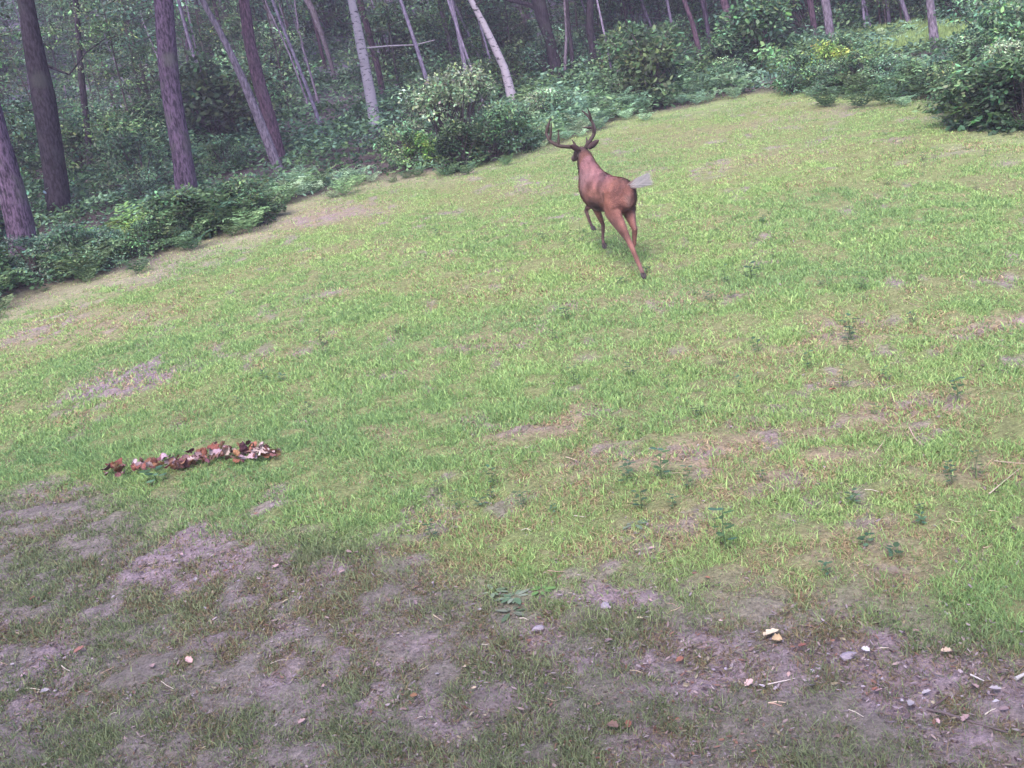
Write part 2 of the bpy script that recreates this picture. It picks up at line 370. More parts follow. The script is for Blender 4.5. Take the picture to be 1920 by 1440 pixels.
def crumbs():
    n = 400000; y = 1.9+9*rng.random(n)**1.3; x = rng.uniform(-1, 1, n)*(.56*y+1.4)
    k = rng.random(n) < np.clip(.12+.9*bare(x, y)+.6*(1-lush(x, y)), 0, 1)*np.clip(1.3-y/11, .1, 1); x, y = x[k], y[k]; n = len(x)
    pal = np.array([(.18, .12, .12), (.26, .19, .20), (.09, .06, .07), (.29, .23, .26), (.20, .155, .19), (.17, .09, .075), (.24, .20, .15), (.13, .11, .10)])
    c = pal[rng.integers(len(pal), size=n)]*rng.uniform(.6, 1.2, n)[:, None]
    d = rng.normal(size=(n, 3)); d[:, 2] *= .22; nv = rng.normal(size=(n, 3))*.4+np.array((0, 0, 1))
    L = .006+.027*rng.random(n)**2.7
    me = mk('litter', *leaves(np.stack([x, y, ground(x, y)+.004+.006*rng.random(n)], 1), d, nv, L, L*rng.uniform(.10, .45, n), c))
    tag(obj('litter', me, M_plain), 'crumbs of soil, bark and dry leaf on the thin turf', 'litter', kind='stuff')
crumbs()

# ------------------------------------------------------------------ leafy plants
def foliage(clumps, leafn, L, wr, cols, flat=.6, up=.7, seedcol=None):
    """clumps: list of (centre, radius); leaves lie in a shell of each clump, mostly facing up and out"""
    pos, dr, nr, cl, LL = [], [], [], [], []
    for (c, r, k) in clumps:
        n = int(leafn*k)
        u = unit(n); rr = r*(rng.random(n)**.45)[:, None]
        p = u*rr*np.array((1, 1, flat))+np.array(c)
        d = u*np.array((1, 1, .35))+rng.normal(size=(n, 3))*.45; d[:, 2] -= .1
        nv = np.array((0, 0, 1))*up+u*.5+rng.normal(size=(n, 3))*.33
        base = cols[rng.integers(len(cols))]
        v = (.45+1.1*rng.random(n)**1.5)[:, None]*rng.uniform(.6, 1.45)
        cc = np.array(base)[None]*v*(1+.12*rng.normal(size=(n, 3)))
        pos.append(p); dr.append(d); nr.append(nv); cl.append(np.clip(cc, .01, 1)); LL.append(L*(.6+.7*rng.random(n)))
    pos = np.concatenate(pos); dr = np.concatenate(dr); nr = np.concatenate(nr); cl = np.concatenate(cl); LL = np.concatenate(LL)
    return leaves(pos, dr, nr, LL, LL*wr, cl)
G_dark = [(.055, .10, .05), (.07, .12, .055), (.055, .11, .065), (.085, .13, .055)]
G_mid = [(.14, .22, .11), (.11, .195, .11), (.18, .25, .12), (.12, .20, .09)]
G_pale = [(.36, .45, .30), (.30, .41, .28), (.34, .44, .28), (.24, .36, .22)]
G_yel = [(.27, .35, .09), (.19, .31, .08), (.16, .28, .09)]
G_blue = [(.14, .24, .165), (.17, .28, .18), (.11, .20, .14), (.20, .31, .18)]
def shrub_mesh(h, w, leafn, L, wr, cols, nclump=24, low=.02, up=.7):
    mb = MB(); cl = []
    for k in range(nclump):
        a = rng.uniform(0, 6.283); t = rng.uniform(low, 1)**.85
        rad = w*.5*math.sqrt(max(.05, 1-(t*.95)**2.4))*rng.uniform(.35, 1.0)
        c = Vector((math.cos(a)*rad, math.sin(a)*rad, h*t*.9))
        r = rng.uniform(.16, .30)*w*.8
        cl.append(((c.x, c.y, c.z), r, 1))
        p0 = Vector((rng.normal()*.06, rng.normal()*.06, -.05)); pm = p0.lerp(c, .5)+Vector((0, 0, .12*h))
        tube(mb, [p0, pm, c, c+Vector((math.cos(a)*r*.5, math.sin(a)*r*.5, r*.5))], [.018, .013, .008, .003], 5)
    lf = MB(); lf.add(*foliage(cl, leafn, L, wr, cols, up=up))
    return mb.mesh('stems'), lf.mesh('foliage')
def sapling_mesh(h, w, leafn, L, wr, cols, nlayer=9):
    mb = MB(); cl = []
    bend = Vector((rng.normal()*.25, rng.normal()*.25, 0))
    def ax(t): return Vector((bend.x*t*t*1.0, bend.y*t*t, h*t))
    tube(mb, [ax(t) - Vector((0, 0, .1 if t == 0 else 0)) for t in np.linspace(0, 1, 8)], np.linspace(.035, .006, 8), 6)
    for k in range(nlayer*3):
        t = rng.uniform(.12, 1.0); a = rng.uniform(0, 6.283)
        reach = w*.5*(1-.55*abs(t-.45))*rng.uniform(.5, 1.0); p0 = ax(t)
        p1 = p0+Vector((math.cos(a)*reach, math.sin(a)*reach, reach*rng.uniform(-.1, .35)))
        tube(mb, [p0, p0.lerp(p1, .5)+Vector((0, 0, .05)), p1], [.012, .008, .003], 4, cap=False)
        for q in (.45, .75, 1.0):
            c = p0.lerp(p1, q); cl.append(((c.x, c.y, c.z), w*.13, 1))
    lf = MB(); lf.add(*foliage(cl, leafn, L, wr, cols, flat=.32, up=1.2))
    return mb.mesh('stem'), lf.mesh('foliage')
def fern_mesh(nf=8, L=.75, cols=G_mid, arch=1.0, yellow=0):
    """arching triangular fronds, pinnae in pairs"""
    pos, dr, nr, LL, WW, cl = [], [], [], [], [], []
    mb = MB()
    for f in range(nf):
        a = f*6.283/nf+rng.uniform(-.4, .4); ln = L*rng.uniform(.75, 1.15); e = rng.uniform(.75, 1.25)
        o = np.array((math.cos(a), math.sin(a), 0)); sd = np.array((-math.sin(a), math.cos(a), 0))
        pts = []; m = 12
        for i in range(m+1):
            t = i/m; out = ln*(t**1.25)*.95; zz = ln*(.95*math.sin(min(t*e*1.9, 2.5)))*.66
            pts.append(o*out+np.array((0, 0, zz))+sd*.08*ln*t*t*rng.uniform(-.5, 1))
        pts = np.array(pts); base = np.array(cols[rng.integers(len(cols))])*rng.uniform(.5, 1.6)
        tube(mb, [Vector(p) for p in pts[::2]], np.linspace(.007, .0015, len(pts[::2])), 4, base*.8, cap=False)
        for i in range(2, m+1):
            t = (i-2)/(m-2); tg = pts[i]-pts[i-1]; tg /= np.linalg.norm(tg)
            pl = ln*.34*(1-t)**.8+.02; up = np.cross(sd, tg); up = up if up[2] > 0 else -up
            for sg in (-1, 1):
                d = sd*sg+tg*.45+np.array((0, 0, -.08))
                nsub = 3 if pl > .12 else 1
                # each pinna: small leaflets along it so that its outline is toothed
                for j in range(nsub):
                    s0 = pl*(j/nsub)
                    pos.append(pts[i]+d*s0); dr.append(d+rng.normal(size=3)*.2); nr.append(up+rng.normal(size=3)*.5)
                    LL.append(pl/nsub*rng.uniform(1.1, 1.8)); WW.append(ln*.060*(1-.5*j/nsub)*(1-.4*t)); cl.append(np.clip(base*rng.uniform(.75, 1.25), .01, 1))
    A = leaves(np.array(pos), np.array(dr), np.array(nr), np.array(LL), np.array(WW), np.array(cl), fold=.1, droop=.08)
    mb.add(*A); return mb.mesh('fern_mesh')

LIB = {}
def lib(key, fn, n):
    LIB[key] = [fn() for _ in range(n)]
lib('shrub_mid', lambda: shrub_mesh(1.3, 1.6, 130, .08, .55, G_mid+G_dark[:1]), 3)
lib('shrub_dark', lambda: shrub_mesh(1.3, 1.6, 120, .10, .58, G_dark+G_mid[:2]), 3)
lib('shrub_blue', lambda: shrub_mesh(1.4, 1.7, 130, .075, .52, G_blue), 3)
lib('shrub_pale', lambda: shrub_mesh(1.5, 1.5, 150, .07, .5, G_pale), 2)
lib('shrub_yel', lambda: shrub_mesh(1.0, 1.2, 130, .075, .5, G_yel), 1)
lib('sap_mid', lambda: sapling_mesh(4.2, 2.7, 26, .09, .5, G_mid+G_mid+G_dark), 3)
lib('sap_dark', lambda: sapling_mesh(4.5, 2.8, 24, .09, .5, G_dark+G_mid), 3)
lib('sap_blue', lambda: sapling_mesh(5.0, 3.0, 24, .10, .5, G_blue), 3)
lib('fern_mid', lambda: fern_mesh(7, .95, G_mid), 4)
lib('fern_dark', lambda: fern_mesh(7, 1.0, G_dark+G_mid[:1]), 3)
lib('fern_blue', lambda: fern_mesh(7, .95, G_blue), 3)
lib('fern_pale', lambda: fern_mesh(7, .85, G_pale), 3)
lib('fern_yel', lambda: fern_mesh(7, .7, G_yel), 2)
def put(key, loc, s, label, cat, group, name):
    v = random.choice(LIB[key]); x, y = loc[0], loc[1]
    if isinstance(v, tuple):
        e = empty(name, (x, y, gz(x, y)), random.uniform(0, 6.28), s)
        obj('stem' if 'sap' in key else 'stems', v[0], B_twig, e); obj('foliage', v[1], M_leaf, e)
    else:
        e = obj(name, v, M_fern); e.location = (x, y, gz(x, y)-.02); e.rotation_euler = (random.uniform(-.12, .12), random.uniform(-.12, .12), random.uniform(0, 6.28))
        e.scale = (s, s, s) if not hasattr(s, '__len__') else s
    return tag(e, label, cat, group)

# ------------------------------------------------------------------ trees
def crown_mesh(r, n, L, cols, hgt=3.0):
    cl = []; mb = MB()
    for k in range(22):
        a = rng.uniform(0, 6.283); t = rng.uniform(-1, 1); rad = r*math.sqrt(1-t*t)*rng.uniform(.35, 1)
        c = Vector((math.cos(a)*rad, math.sin(a)*rad, t*hgt))
        cl.append(((c.x, c.y, c.z), rng.uniform(.5, .95), 1))
        tube(mb, [Vector((0, 0, min(c.z-1, hgt*.5))), c*.55+Vector((0, 0, -.2)), c], [.07, .04, .012], 5, cap=False)
    lf = MB(); lf.add(*foliage(cl, n, L, .55, cols, flat=.55, up=.9))
    return mb.mesh('branches'), lf.mesh('crown')
CROWN = {k: [crown_mesh(2.6, 200, .15, c) for _ in range(2)] for k, c in (('mid', G_mid+G_dark), ('dark', G_dark), ('blue', G_blue))}
def trunk_curve(pts, rad, step=.22, n=14, rough=.06, flare=1.45):
    pts = [Vector(p) for p in pts]; ln = [0]
    for a, b in zip(pts, pts[1:]): ln.append(ln[-1]+(b-a).length)
    tot = ln[-1]; m = max(6, int(tot/step)); out = []; rr = []
    for i in range(m+1):
        s = tot*i/m; j = max(k for k in range(len(ln)) if ln[k] <= s+1e-9); j = min(j, len(pts)-2)
        f = (s-ln[j])/(ln[j+1]-ln[j]+1e-9)
        p = pts[j].lerp(pts[j+1], f); r = rad[j]*(1-f)+rad[j+1]*f
        r *= 1+(flare-1)*math.exp(-s/.16)
        out.append(p+Vector((math.sin(s*1.7+p.x)*.018, math.cos(s*1.3)*.015, 0))); rr.append(r)
    return out, rr
def tree(pxs, label, cat='tree', bark=None, name='forest_tree', crown='mid', crown_h=8.6, group=None, H=11.5, cr=True, extra=None, basepx=None, n=14):
    """pxs: (px, py, diameter px) from the foot up, read off the photo at the tree's own distance"""
    b = P(*(basepx or pxs[0][:2])); Y = b.y; sc = (Y*math.cos(PITCH)+(CAMZ-b.z)*math.sin(PITCH))/FPX
    pts = [PY(p[0], p[1], Y) for p in pxs]; rad = [p[2]*sc/2 for p in pxs]
    d = (pts[-1]-pts[-2]).normalized(); d.y += rng.normal()*.03
    top = pts[-1]
    while top.z-b.z < H-.5:
        d = (d*.8+Vector((0, 0, 1))*.2).normalized(); top = top+d*1.4; pts.append(top); rad.append(max(rad[-1]*.86, .03))
    rel = [p-b for p in pts]; rel[0] = rel[0]-(rel[1]-rel[0]).normalized()*.25
    e = empty(name, b); mb = MB(); o_, r_ = trunk_curve(rel, rad, n=n); tube(mb, o_, r_, n, jit=.07, cap=True)
    if name != 'snag':
        pass
    obj('trunk', mb.mesh('trunk'), bark, e)
    if extra:
        for br in extra:
            mb = MB(); q = [PY(x, y, Y)-b for x, y, w in br]; tube(mb, q, [w*sc/2 for x, y, w in br], 6); obj('branch', mb.mesh('branch'), bark if len(extra) < 3 or br[0][2] > 5.5 else B_pale, e)
    if rad[0] > .06:
        for _ in range(5 if rad[0] > .12 else 3):
            i_ = rng.integers(int(len(o_)*.12), int(len(o_)*.6)); a_ = rng.uniform(0, 6.28); ln_ = rng.uniform(.25, 1.3); q0 = o_[i_]; dd = Vector((math.cos(a_), math.sin(a_), rng.uniform(-.35, .3)))
            mb = MB(); tube(mb, [q0, q0+dd*ln_*.35+Vector((0, 0, rng.normal()*.06)), q0+dd*ln_*.7+Vector((rng.normal()*.06, rng.normal()*.06, rng.normal()*.08)), q0+dd*ln_+Vector((rng.normal()*.1, rng.normal()*.1, rng.normal()*.14))], [.018, .012, .008, .003], 5, cap=False)
            obj('dead_branch', mb.mesh('dead_branch'), B_twig, e)
    if cr:
        br, lf = random.choice(CROWN[crown]); off = rel[-1]
        for nm, me, mt in (('branches', br, B_twig), ('crown', lf, M_leaf)):
            o = obj(nm, me, mt, e); o.location = (off.x*.95, off.y*.95, max(crown_h, 0)); o.rotation_euler.z = random.uniform(0, 6)
    tag(e, label, cat, group); TR.append((b.x, b.y)); return e
TR = []
tree([(48, 495, 56), (31, 405, 50), (15, 340, 48), (-2, 275, 47), (-30, 150, 42), (-66, 0, 38)], 'thick grey purple trunk cut off by the left edge of the picture', bark=B_oak)
tree([(112, 410, 46), (98, 300, 42), (84, 180, 42), (62, 80, 34), (46, 0, 28)], 'dark trunk with broken pale twigs, second from the left edge', bark=B_dark,
     extra=[[(92, 155, 6), (90, 172, 5), (84, 190, 3)], [(100, 165, 4), (90, 180, 3), (78, 196, 2)], [(92, 178, 4), (88, 195, 2.5), (86, 208, 2)], [(120, 160, 4), (124, 175, 2)], [(80, 120, 6), (130, 140, 4), (160, 100, 3), (200, 70, 2)]])
tree([(352, 388, 44), (338, 280, 37), (322, 170, 36), (312, 60, 35), (306, 0, 34)], 'straight grey trunk with rough patchy bark behind the dark fern bank', bark=B_oak)
tree([(522, 320, 19), (492, 245, 18), (458, 155, 15), (432, 95, 12), (412, 55, 11), (380, 0, 10)], 'slender pale trunk leaning left across a thicker reddish one', bark=B_pale, name='leaning_tree')
tree([(526, 308, 26), (506, 230, 24), (487, 160, 24), (470, 80, 22), (458, 0, 20)], 'reddish purple trunk standing just behind the pale leaning trunk', bark=B_red)
tree([(704, 245, 22), (695, 190, 21), (685, 130, 19), (672, 50, 17), (660, 0, 14)], 'white spotted birch trunk left of the big pale bush', bark=B_birch, name='birch_tree',
     extra=[[(688, 90, 3.5), (730, 86, 3), (780, 84, 2.5), (815, 75, 1.6)]])
tree([(962, 195, 21), (945, 130, 15), (925, 85, 14), (905, 40, 12), (884, 0, 10)], 'birch trunk leaning left behind the top of the big pale bush', bark=B_birch, name='birch_tree')
tree([(1044, 162, 30), (1040, 120, 25), (1028, 70, 20), (1018, 35, 24), (1010, 0, 26)], 'dark trunk with an arching side branch, beyond the antlers', bark=B_dark,
     extra=[[(1012, 18, 14), (990, 8, 8), (960, 2, 6), (930, -6, 4)]])
tree([(1113, 150, 15), (1110, 100, 12), (1105, 50, 14), (1108, 0, 13)], 'narrow black trunk a little right of the dark branching tree', bark=B_dark)
tree([(1060, 162, 7), (1058, 120, 6), (1062, 60, 5), (1060, 0, 5)], 'thin pale stem rising between two dark trunks', bark=B_pale)
tree([(1076, 160, 9), (1072, 110, 8), (1066, 50, 7), (1064, 0, 6)], 'thin dark stem close beside a thin pale stem', bark=B_dark)
tree([(1560, 100, 17), (1556, 70, 16), (1551, 30, 16), (1546, 0, 16)], 'pale grey trunk rising out of the leafy bank on the right', bark=B_pale)
tree([(1534, 90, 12), (1527, 60, 11), (1522, 30, 11), (1517, 0, 11)], 'dim purple trunk just left of the pale trunk in the right bank', bark=B_red)
tree([(1755, 95, 20), (1750, 70, 17), (1746, 35, 15), (1742, 0, 14)], 'pale edged trunk beside the small grassy gap at upper right', bark=B_pale)
tree([(536, 140, 9), (528, 100, 8), (510, 40, 9), (496, 0, 9)], 'thin pale far trunk right of the reddish trunk', bark=B_pale, n=8)
tree([(632, 170, 8), (620, 120, 8), (604, 65, 10), (588, 20, 12), (576, 0, 12)], 'thin bent pale trunk between the reddish trunk and the spotted birch', bark=B_pale, n=8)
tree([(610, 130, 7), (600, 90, 7), (590, 40, 7), (580, 0, 7)], 'thin dim trunk beside the thin bent pale trunk', bark=B_red, n=8)
tree([(722, 200, 12), (706, 120, 12), (692, 60, 12), (676, 0, 12)], 'dim purple trunk just behind the spotted birch', bark=B_red, n=8)
tree([(768, 130, 8), (756, 80, 8), (745, 30, 8), (736, 0, 8)], 'thin pale far trunk right of the spotted birch', bark=B_pale, n=8)
tree([(1316, 125, 13), (1306, 80, 10), (1296, 40, 9), (1282, 0, 8)], 'thin purple trunk in the middle of the far stand', bark=B_red, n=8)
tree([(1335, 110, 8), (1328, 70, 8), (1322, 30, 8), (1316, 0, 8)], 'thin dim trunk right of the middle purple trunk', bark=B_oak, n=8)
tree([(1392, 130, 14), (1380, 90, 12), (1368, 45, 13), (1356, 0, 14)], 'purple trunk leaning left beside the dark shrubs of the far edge', bark=B_red, n=8)
tree([(60, 235, 10), (58, 180, 10), (54, 100, 10), (48, 0, 9)], 'pale thin stem half hidden left of the dark trunk', bark=B_pale, n=8)
tree([(168, 330, 12), (160, 200, 12), (150, 100, 11), (140, 0, 10)], 'dark slim stem in the shade right of the twiggy dark trunk', bark=B_dark, n=8)
tree([(352, 150, 5), (350, 80, 5), (346, 0, 5)], 'very thin dim stem beside the straight grey trunk', bark=B_oak, n=8)
EDGE_T = list(TR)
# further trunks of the stand
def clear_line(x, y, r, lst=None):
    for (bx, by) in (lst or EDGE_T):
        if y < by and abs(x/y-bx/by) < (r+.12)/y: return False
    return True
k = 0
while k < 105:
    y = rng.uniform(33, 74); x = rng.uniform(-1, 1)*(.52*y+4)
    if y < edge(x, y)+4 or any(abs(x/y-bx/by) < .012 for bx, by in EDGE_T): continue
    bark = random.choice([B_red, B_oak, B_pale, B_oak, B_dark, B_red]); r0 = rng.uniform(.045, .15)
    b = Vector((x, y, gz(x, y))); e = empty('forest_tree', b); mb = MB()
    lx, ly = rng.normal(-.06, .05), rng.normal(0, .04); H = rng.uniform(9, 12)
    pts, rr = trunk_curve([(0, 0, -.3), (lx*3, ly*3, 3), (lx*7, ly*7, 7), (lx*H, ly*H, H)], [r0, r0*.85, r0*.7, r0*.35], step=.6)
    tube(mb, pts, rr, 8); obj('trunk', mb.mesh('trunk'), bark, e)
    br, lf = random.choice(CROWN[random.choice(['mid', 'dark', 'blue'])])
    for nm, me, mt in (('branches', br, B_twig), ('crown', lf, M_leaf)):
        o = obj(nm, me, mt, e); o.location = (lx*H*.8, ly*H*.8, H-rng.uniform(1, 3.5)); o.rotation_euler.z = random.uniform(0, 6)
    tag(e, {'bark_reddish': 'reddish', 'bark_grey_purple': 'purple grey', 'bark_pale': 'pale', 'bark_dark': 'dark'}[bark.name]+(' slim' if r0 < .1 else ' stout')+' trunk deep in the wood '+wood_zone(x, y), 'tree', 'trees deep in the forest'); k += 1

B_stem = bark_mat('bark_lilac_stem', (.30, .24, .36), (.13, .10, .16), lich=(.22, .19, .26))
for _ in range(1000):
    y = rng.uniform(25, 52); x = rng.uniform(-1, 1)*(.50*y+2)
    if y < edge(x, y)+4 or any(abs(x/y-bx/by) < .010 for bx, by in EDGE_T): continue
    b = Vector((x, y, gz(x, y))); r0 = rng.uniform(.025, .06); lx = rng.normal(-.12, .09); H = rng.uniform(6, 10)
    mb = MB(); pts, rr = trunk_curve([(0, 0, -.2), (lx*2+rng.normal()*.06, 0, 2), (lx*5, rng.normal()*.2, 5), (lx*H, 0, H)], [r0, r0*.85, r0*.65, r0*.3], step=.6); tube(mb, pts, rr, 7)
    e = empty('young_tree', b); obj('trunk', mb.mesh('trunk'), B_stem, e); br, lf = random.choice(CROWN[random.choice(['mid', 'blue'])])
    o = obj('crown', lf, M_leaf, e); o.location = (lx*H, 0, H-.3); o.scale = (.5, .5, .5); o.rotation_euler.z = random.uniform(0, 6)
    tag(e, ('leaning' if lx < -.15 else 'upright')+(' slender' if r0 < .04 else ' thicker')+' lilac grey stem '+('just inside the wood ' if y < 36 else 'deeper in the wood ')+wood_zone(x, y), 'tree', 'slender pale stems in the wood')
    k += 1
    if k >= 165: break

# trees round the camera, outside the frame, whose canopy shades the near ground
for (x, y, s, h) in [(-3.4, -3.2, 1.15, 7.4), (3.2, -4.6, 1.2, 7.2), (-.2, -6.5, 1.3, 8.2), (-7.2, -1.5, 1.15, 7.6), (7.5, -4.0, 1.1, 7.4), (-10.5, 1.5, 1.1, 7.5)]:
    b = Vector((x, y, gz(x, y))); e = empty('oak_tree', b); mb = MB()
    pts, rr = trunk_curve([(0, 0, -.3), (.05, .1, 3), (.1, .2, 7), (.1, .3, h+2)], [.2, .17, .13, .06]); tube(mb, pts, rr, 12, jit=.05)
    obj('trunk', mb.mesh('trunk'), B_oak, e); br, lf = random.choice(CROWN['mid'])
    for nm, me, mt in (('branches', br, B_twig), ('crown', lf, M_leaf)):
        o = obj(nm, me, mt, e); o.location = (0, .6, h); o.scale = (s, s, s*.9); o.rotation_euler.z = random.uniform(0, 6)
    tag(e, 'oak standing behind the camera and shading the near ground', 'tree', 'oaks behind the viewer')

# ------------------------------------------------------------------ bushes and ferns read off the photo
def at(px, py, dy=0):
    q = P(px, py); return (q.x, q.y+dy)
SP = [  # key, px, py of foot, scale, label, category, name
    ('shrub_pale', 880, 282, (1.05, 1.05, 1.10), 'tall pale green bush, topmost of the thicket behind the deer', 'bush', 'bush'),
    ('shrub_pale', 838, 285, 1.0, 'loose pale bush on the left shoulder of the central thicket', 'bush', 'bush'),
    ('shrub_mid', 930, 300, (.78, .70, .72), 'dark broad leaved bush at the right front of the central thicket', 'bush', 'bush'),
    ('shrub_dark', 870, 316, (.72, .6, .60), 'dark low bush at the foot of the central thicket', 'bush', 'bush'),
    ('shrub_yel', 800, 312, .62, 'yellow green bush at the left front of the central thicket', 'bush', 'bush'),
    ('shrub_mid', 765, 316, .62, 'small green bush at the left tip of the central thicket', 'bush', 'bush'),
    ('shrub_mid', 975, 280, .62, 'small bush at the right tip of the central thicket', 'bush', 'bush'),
    ('shrub_dark', 1850, 235, (.85, .7, .62), 'dark shaded bush in the right bank, lowest at the field edge', 'bush', 'bush'),
    ('shrub_dark', 1925, 240, (.9, .8, .72), 'dark bush cut off by the right edge of the picture', 'bush', 'bush'),
    ('shrub_pale', 1890, 190, .62, 'pale lobed leaf bush above the dark bush in the right bank', 'bush', 'bush'),
    ('shrub_mid', 1800, 205, .55, 'low green bush left of the dark bush in the right bank', 'bush', 'bush'),
    ('shrub_yel', 1555, 150, .75, 'bright yellow green bush on the bank below the pale right trunk', 'bush', 'bush'),
    ('shrub_mid', 1490, 172, .62, 'round green bush at the tip of the right bank', 'bush', 'bush'),
    ('shrub_mid', 1592, 132, .6, 'green bush around the foot of the pale right trunk', 'bush', 'bush'),
    ('shrub_dark', 1430, 140, 1.2, 'tall dark bush at the far edge left of the right bank', 'bush', 'bush'),
    ('shrub_dark', 1380, 150, .8, 'dark bush beside the leaning purple trunk', 'bush', 'bush'),
    ('shrub_blue', 290, 345, .5, 'pale blue green young bush in front of the straight grey trunk', 'bush', 'bush'),
    ('shrub_blue', 280, 390, .5, 'low blue green bush left of the straight grey trunk', 'bush', 'bush'),
    ('shrub_mid', 425, 322, .6, 'leafy green bush right of the straight grey trunk', 'bush', 'bush'),
]
for (key, px, py, s, lb, ct, nm) in SP: put(key, at(px, py), s, lb, ct, None, nm)
# fern banks: (px range, polyline of the foot, keys, rows, group label)
def band(line, keys, n, rows, s, label, group, name='bracken_fern', cat='fern', jit=.25):
    pts = [P(*q) for q in line]; L = [0]
    for a, b in zip(pts, pts[1:]): L.append(L[-1]+(b-a).length)
    for r in range(rows):
        for i in range(n):
            t = (i+rng.uniform(.1, .9))/n*L[-1]; j = max(k for k in range(len(L)-1) if L[k] <= t)
            p = pts[j].lerp(pts[j+1], (t-L[j])/(L[j+1]-L[j])); d = (pts[j+1]-pts[j]).normalized(); nrm = Vector((-d.y, d.x, 0))
            if nrm.y < 0: nrm = -nrm
            q = p+nrm*(r*.55+(rng.uniform(-.5, .4) if r == 0 else rng.uniform(-jit, jit)+.12))
            cl_ = float(fbm(q.x*1.1, q.y*1.1, 131, 2)); ss = s*rng.uniform(.6, 1.15)*(.25+1.15*cl_)
            if r == 0: ss *= .7
            if cl_ < .34 or rng.random() < .12: continue
            ky = random.choice(keys); put(ky, (q.x, q.y), ss, ('%s %s, %s row, %s' % (LOOK[ky.split('_')[1]], label, ['front', 'second', 'third', 'back'][min(r, 3)], wood_zone(q.x, q.y).replace('behind', 'near'))), cat, group, name)
band([(-120, 620), (60, 560), (200, 520), (330, 470)], ['fern_mid', 'fern_dark', 'fern_dark'], 16, 4, .72, 'bracken fern, left bank', 'ferns of the left bank')
band([(330, 475), (420, 450), (505, 420)], ['fern_dark', 'fern_mid', 'fern_dark'], 8, 4, .85, 'bracken fern, dense clump', 'ferns of the dark clump')
band([(505, 395), (600, 368), (720, 338)], ['fern_pale', 'fern_mid', 'fern_blue'], 10, 4, .58, 'bracken fern, low bank', 'ferns before the leaning trunk')
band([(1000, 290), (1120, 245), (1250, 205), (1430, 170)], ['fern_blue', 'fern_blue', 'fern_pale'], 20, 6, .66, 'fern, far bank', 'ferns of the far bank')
band([(1450, 188), (1600, 190), (1740, 200)], ['fern_mid', 'fern_dark', 'fern_blue'], 14, 4, .62, 'fern above the dry strip', 'ferns of the right bank')
band([(1745, 235), (1850, 240), (2000, 248)], ['fern_dark', 'fern_mid', 'fern_yel'], 9, 5, .75, 'fern by the right shaded bush', 'ferns by the dark right bush')
band([(740, 335), (850, 325), (990, 295)], ['fern_dark', 'fern_mid'], 12, 1, .5, 'small fern along the thicket foot', 'ferns under the thicket')
for px, py, s, lb in [(215, 470, .9, 'yellow green fern low in the left bank'), (255, 440, .95, 'largest yellow green fern, above the left bank'), (330, 425, .8, 'yellow green fern just below the straight grey trunk'),
                      (10, 495, .8, 'bright yellow fern at the very left behind the edge trunk'), (1540, 165, .8, 'yellow fern hanging over the tip of the right bank'), (1000, 255, .6, 'yellow leaved fern at the right end of the central thicket'), (1585, 150, .75, 'yellow fern on the right bank beneath the bright bush')]:
    put('fern_yel', at(px, py), s, lb, 'fern', None, 'bracken_fern')
band([(1630, 100), (1700, 92), (1740, 90)], ['fern_pale'], 6, 4, .6, 'fern in the grassy gap', 'ferns of the upper right gap')

def bushband(line, keys, n, s, label, group, off):
    pts = [P(*q) for q in line]
    for i in range(n):
        t = (i+rng.uniform(.2, .8))/n*(len(pts)-1); j = min(int(t), len(pts)-2); p = pts[j].lerp(pts[j+1], t-j); d = (pts[j+1]-pts[j]).normalized(); nr_ = Vector((-d.y, d.x, 0)); nr_ = nr_ if nr_.y > 0 else -nr_
        q = p+nr_*(off+rng.uniform(-.2, .3)); w_ = s*rng.uniform(.55, 1.35); ky = random.choice(keys); put(ky, (q.x, q.y), (w_, w_, w_*.85), '%s %s%s' % ('tall' if w_ > s*1.05 else 'short' if w_ < s*.8 else 'middling', LOOK[ky.split('_')[1]], label.replace('low broad leaved', ' broad leaved').replace('broad leaved', 'broad leaved')+', '+wood_zone(q.x, q.y)), 'bush', group, 'bush')
bushband([(-100, 600), (200, 520), (330, 475)], ['shrub_dark', 'shrub_mid', 'shrub_blue'], 9, .48, 'low broad leaved bush in left bank', 'low bushes of the left bank', .9)
bushband([(330, 470), (505, 420)], ['shrub_dark', 'shrub_dark', 'shrub_mid'], 7, .52, 'low broad leaved bush in the clump', 'low bushes of the dark clump', .6)
bushband([(1450, 185), (1600, 188), (1740, 198)], ['shrub_dark', 'shrub_blue', 'shrub_mid'], 10, .5, 'low broad leaved bush on right bank', 'low bushes of the right bank', .8)
bushband([(1740, 150), (1820, 165), (1960, 170)], ['shrub_mid', 'shrub_blue', 'shrub_dark'], 7, .6, ' broad leaved bush behind the dark one', 'bushes behind the dark right bush', .5)
bushband([(1010, 275), (1200, 210), (1430, 165)], ['shrub_blue', 'shrub_blue', 'shrub_pale'], 9, .5, 'low broad leaved bush in far bank', 'low bushes of the far bank', 1.2)
# understorey filling the stand
def scatter(n, keys, y0, y1, s, label, cat, group, name, rad, edgegap, avoid=True):
    c = 0; tries = 0
    while c < n and tries < n*40:
        tries += 1
        y = y0+(y1-y0)*rng.random()**.8; x = rng.uniform(-1, 1)*(.50*y+2.0)
        if y < edge(x, y)+edgegap or (avoid and rng.random() < .97 and not clear_line(x, y, rad)): continue
        q = P(1700, 80)
        if abs(x-q.x) < 1.6 and y < q.y+2 and y > q.y-6: continue
        ky = random.choice(keys); put(ky, (x, y), s*rng.uniform(.75, 1.25), '%s %s %s' % (LOOK[ky.split('_')[1]], label+(', nearer,' if y < (y0+y1)/2 else ', farther,'), wood_zone(x, y)), cat, group, name); c += 1
scatter(110, ['shrub_mid', 'shrub_blue', 'shrub_dark', 'shrub_mid'], 15, 32, .95, 'leafy bush at forest edge', 'bush', 'bushes inside the forest edge', 'bush', .6, 1.6)
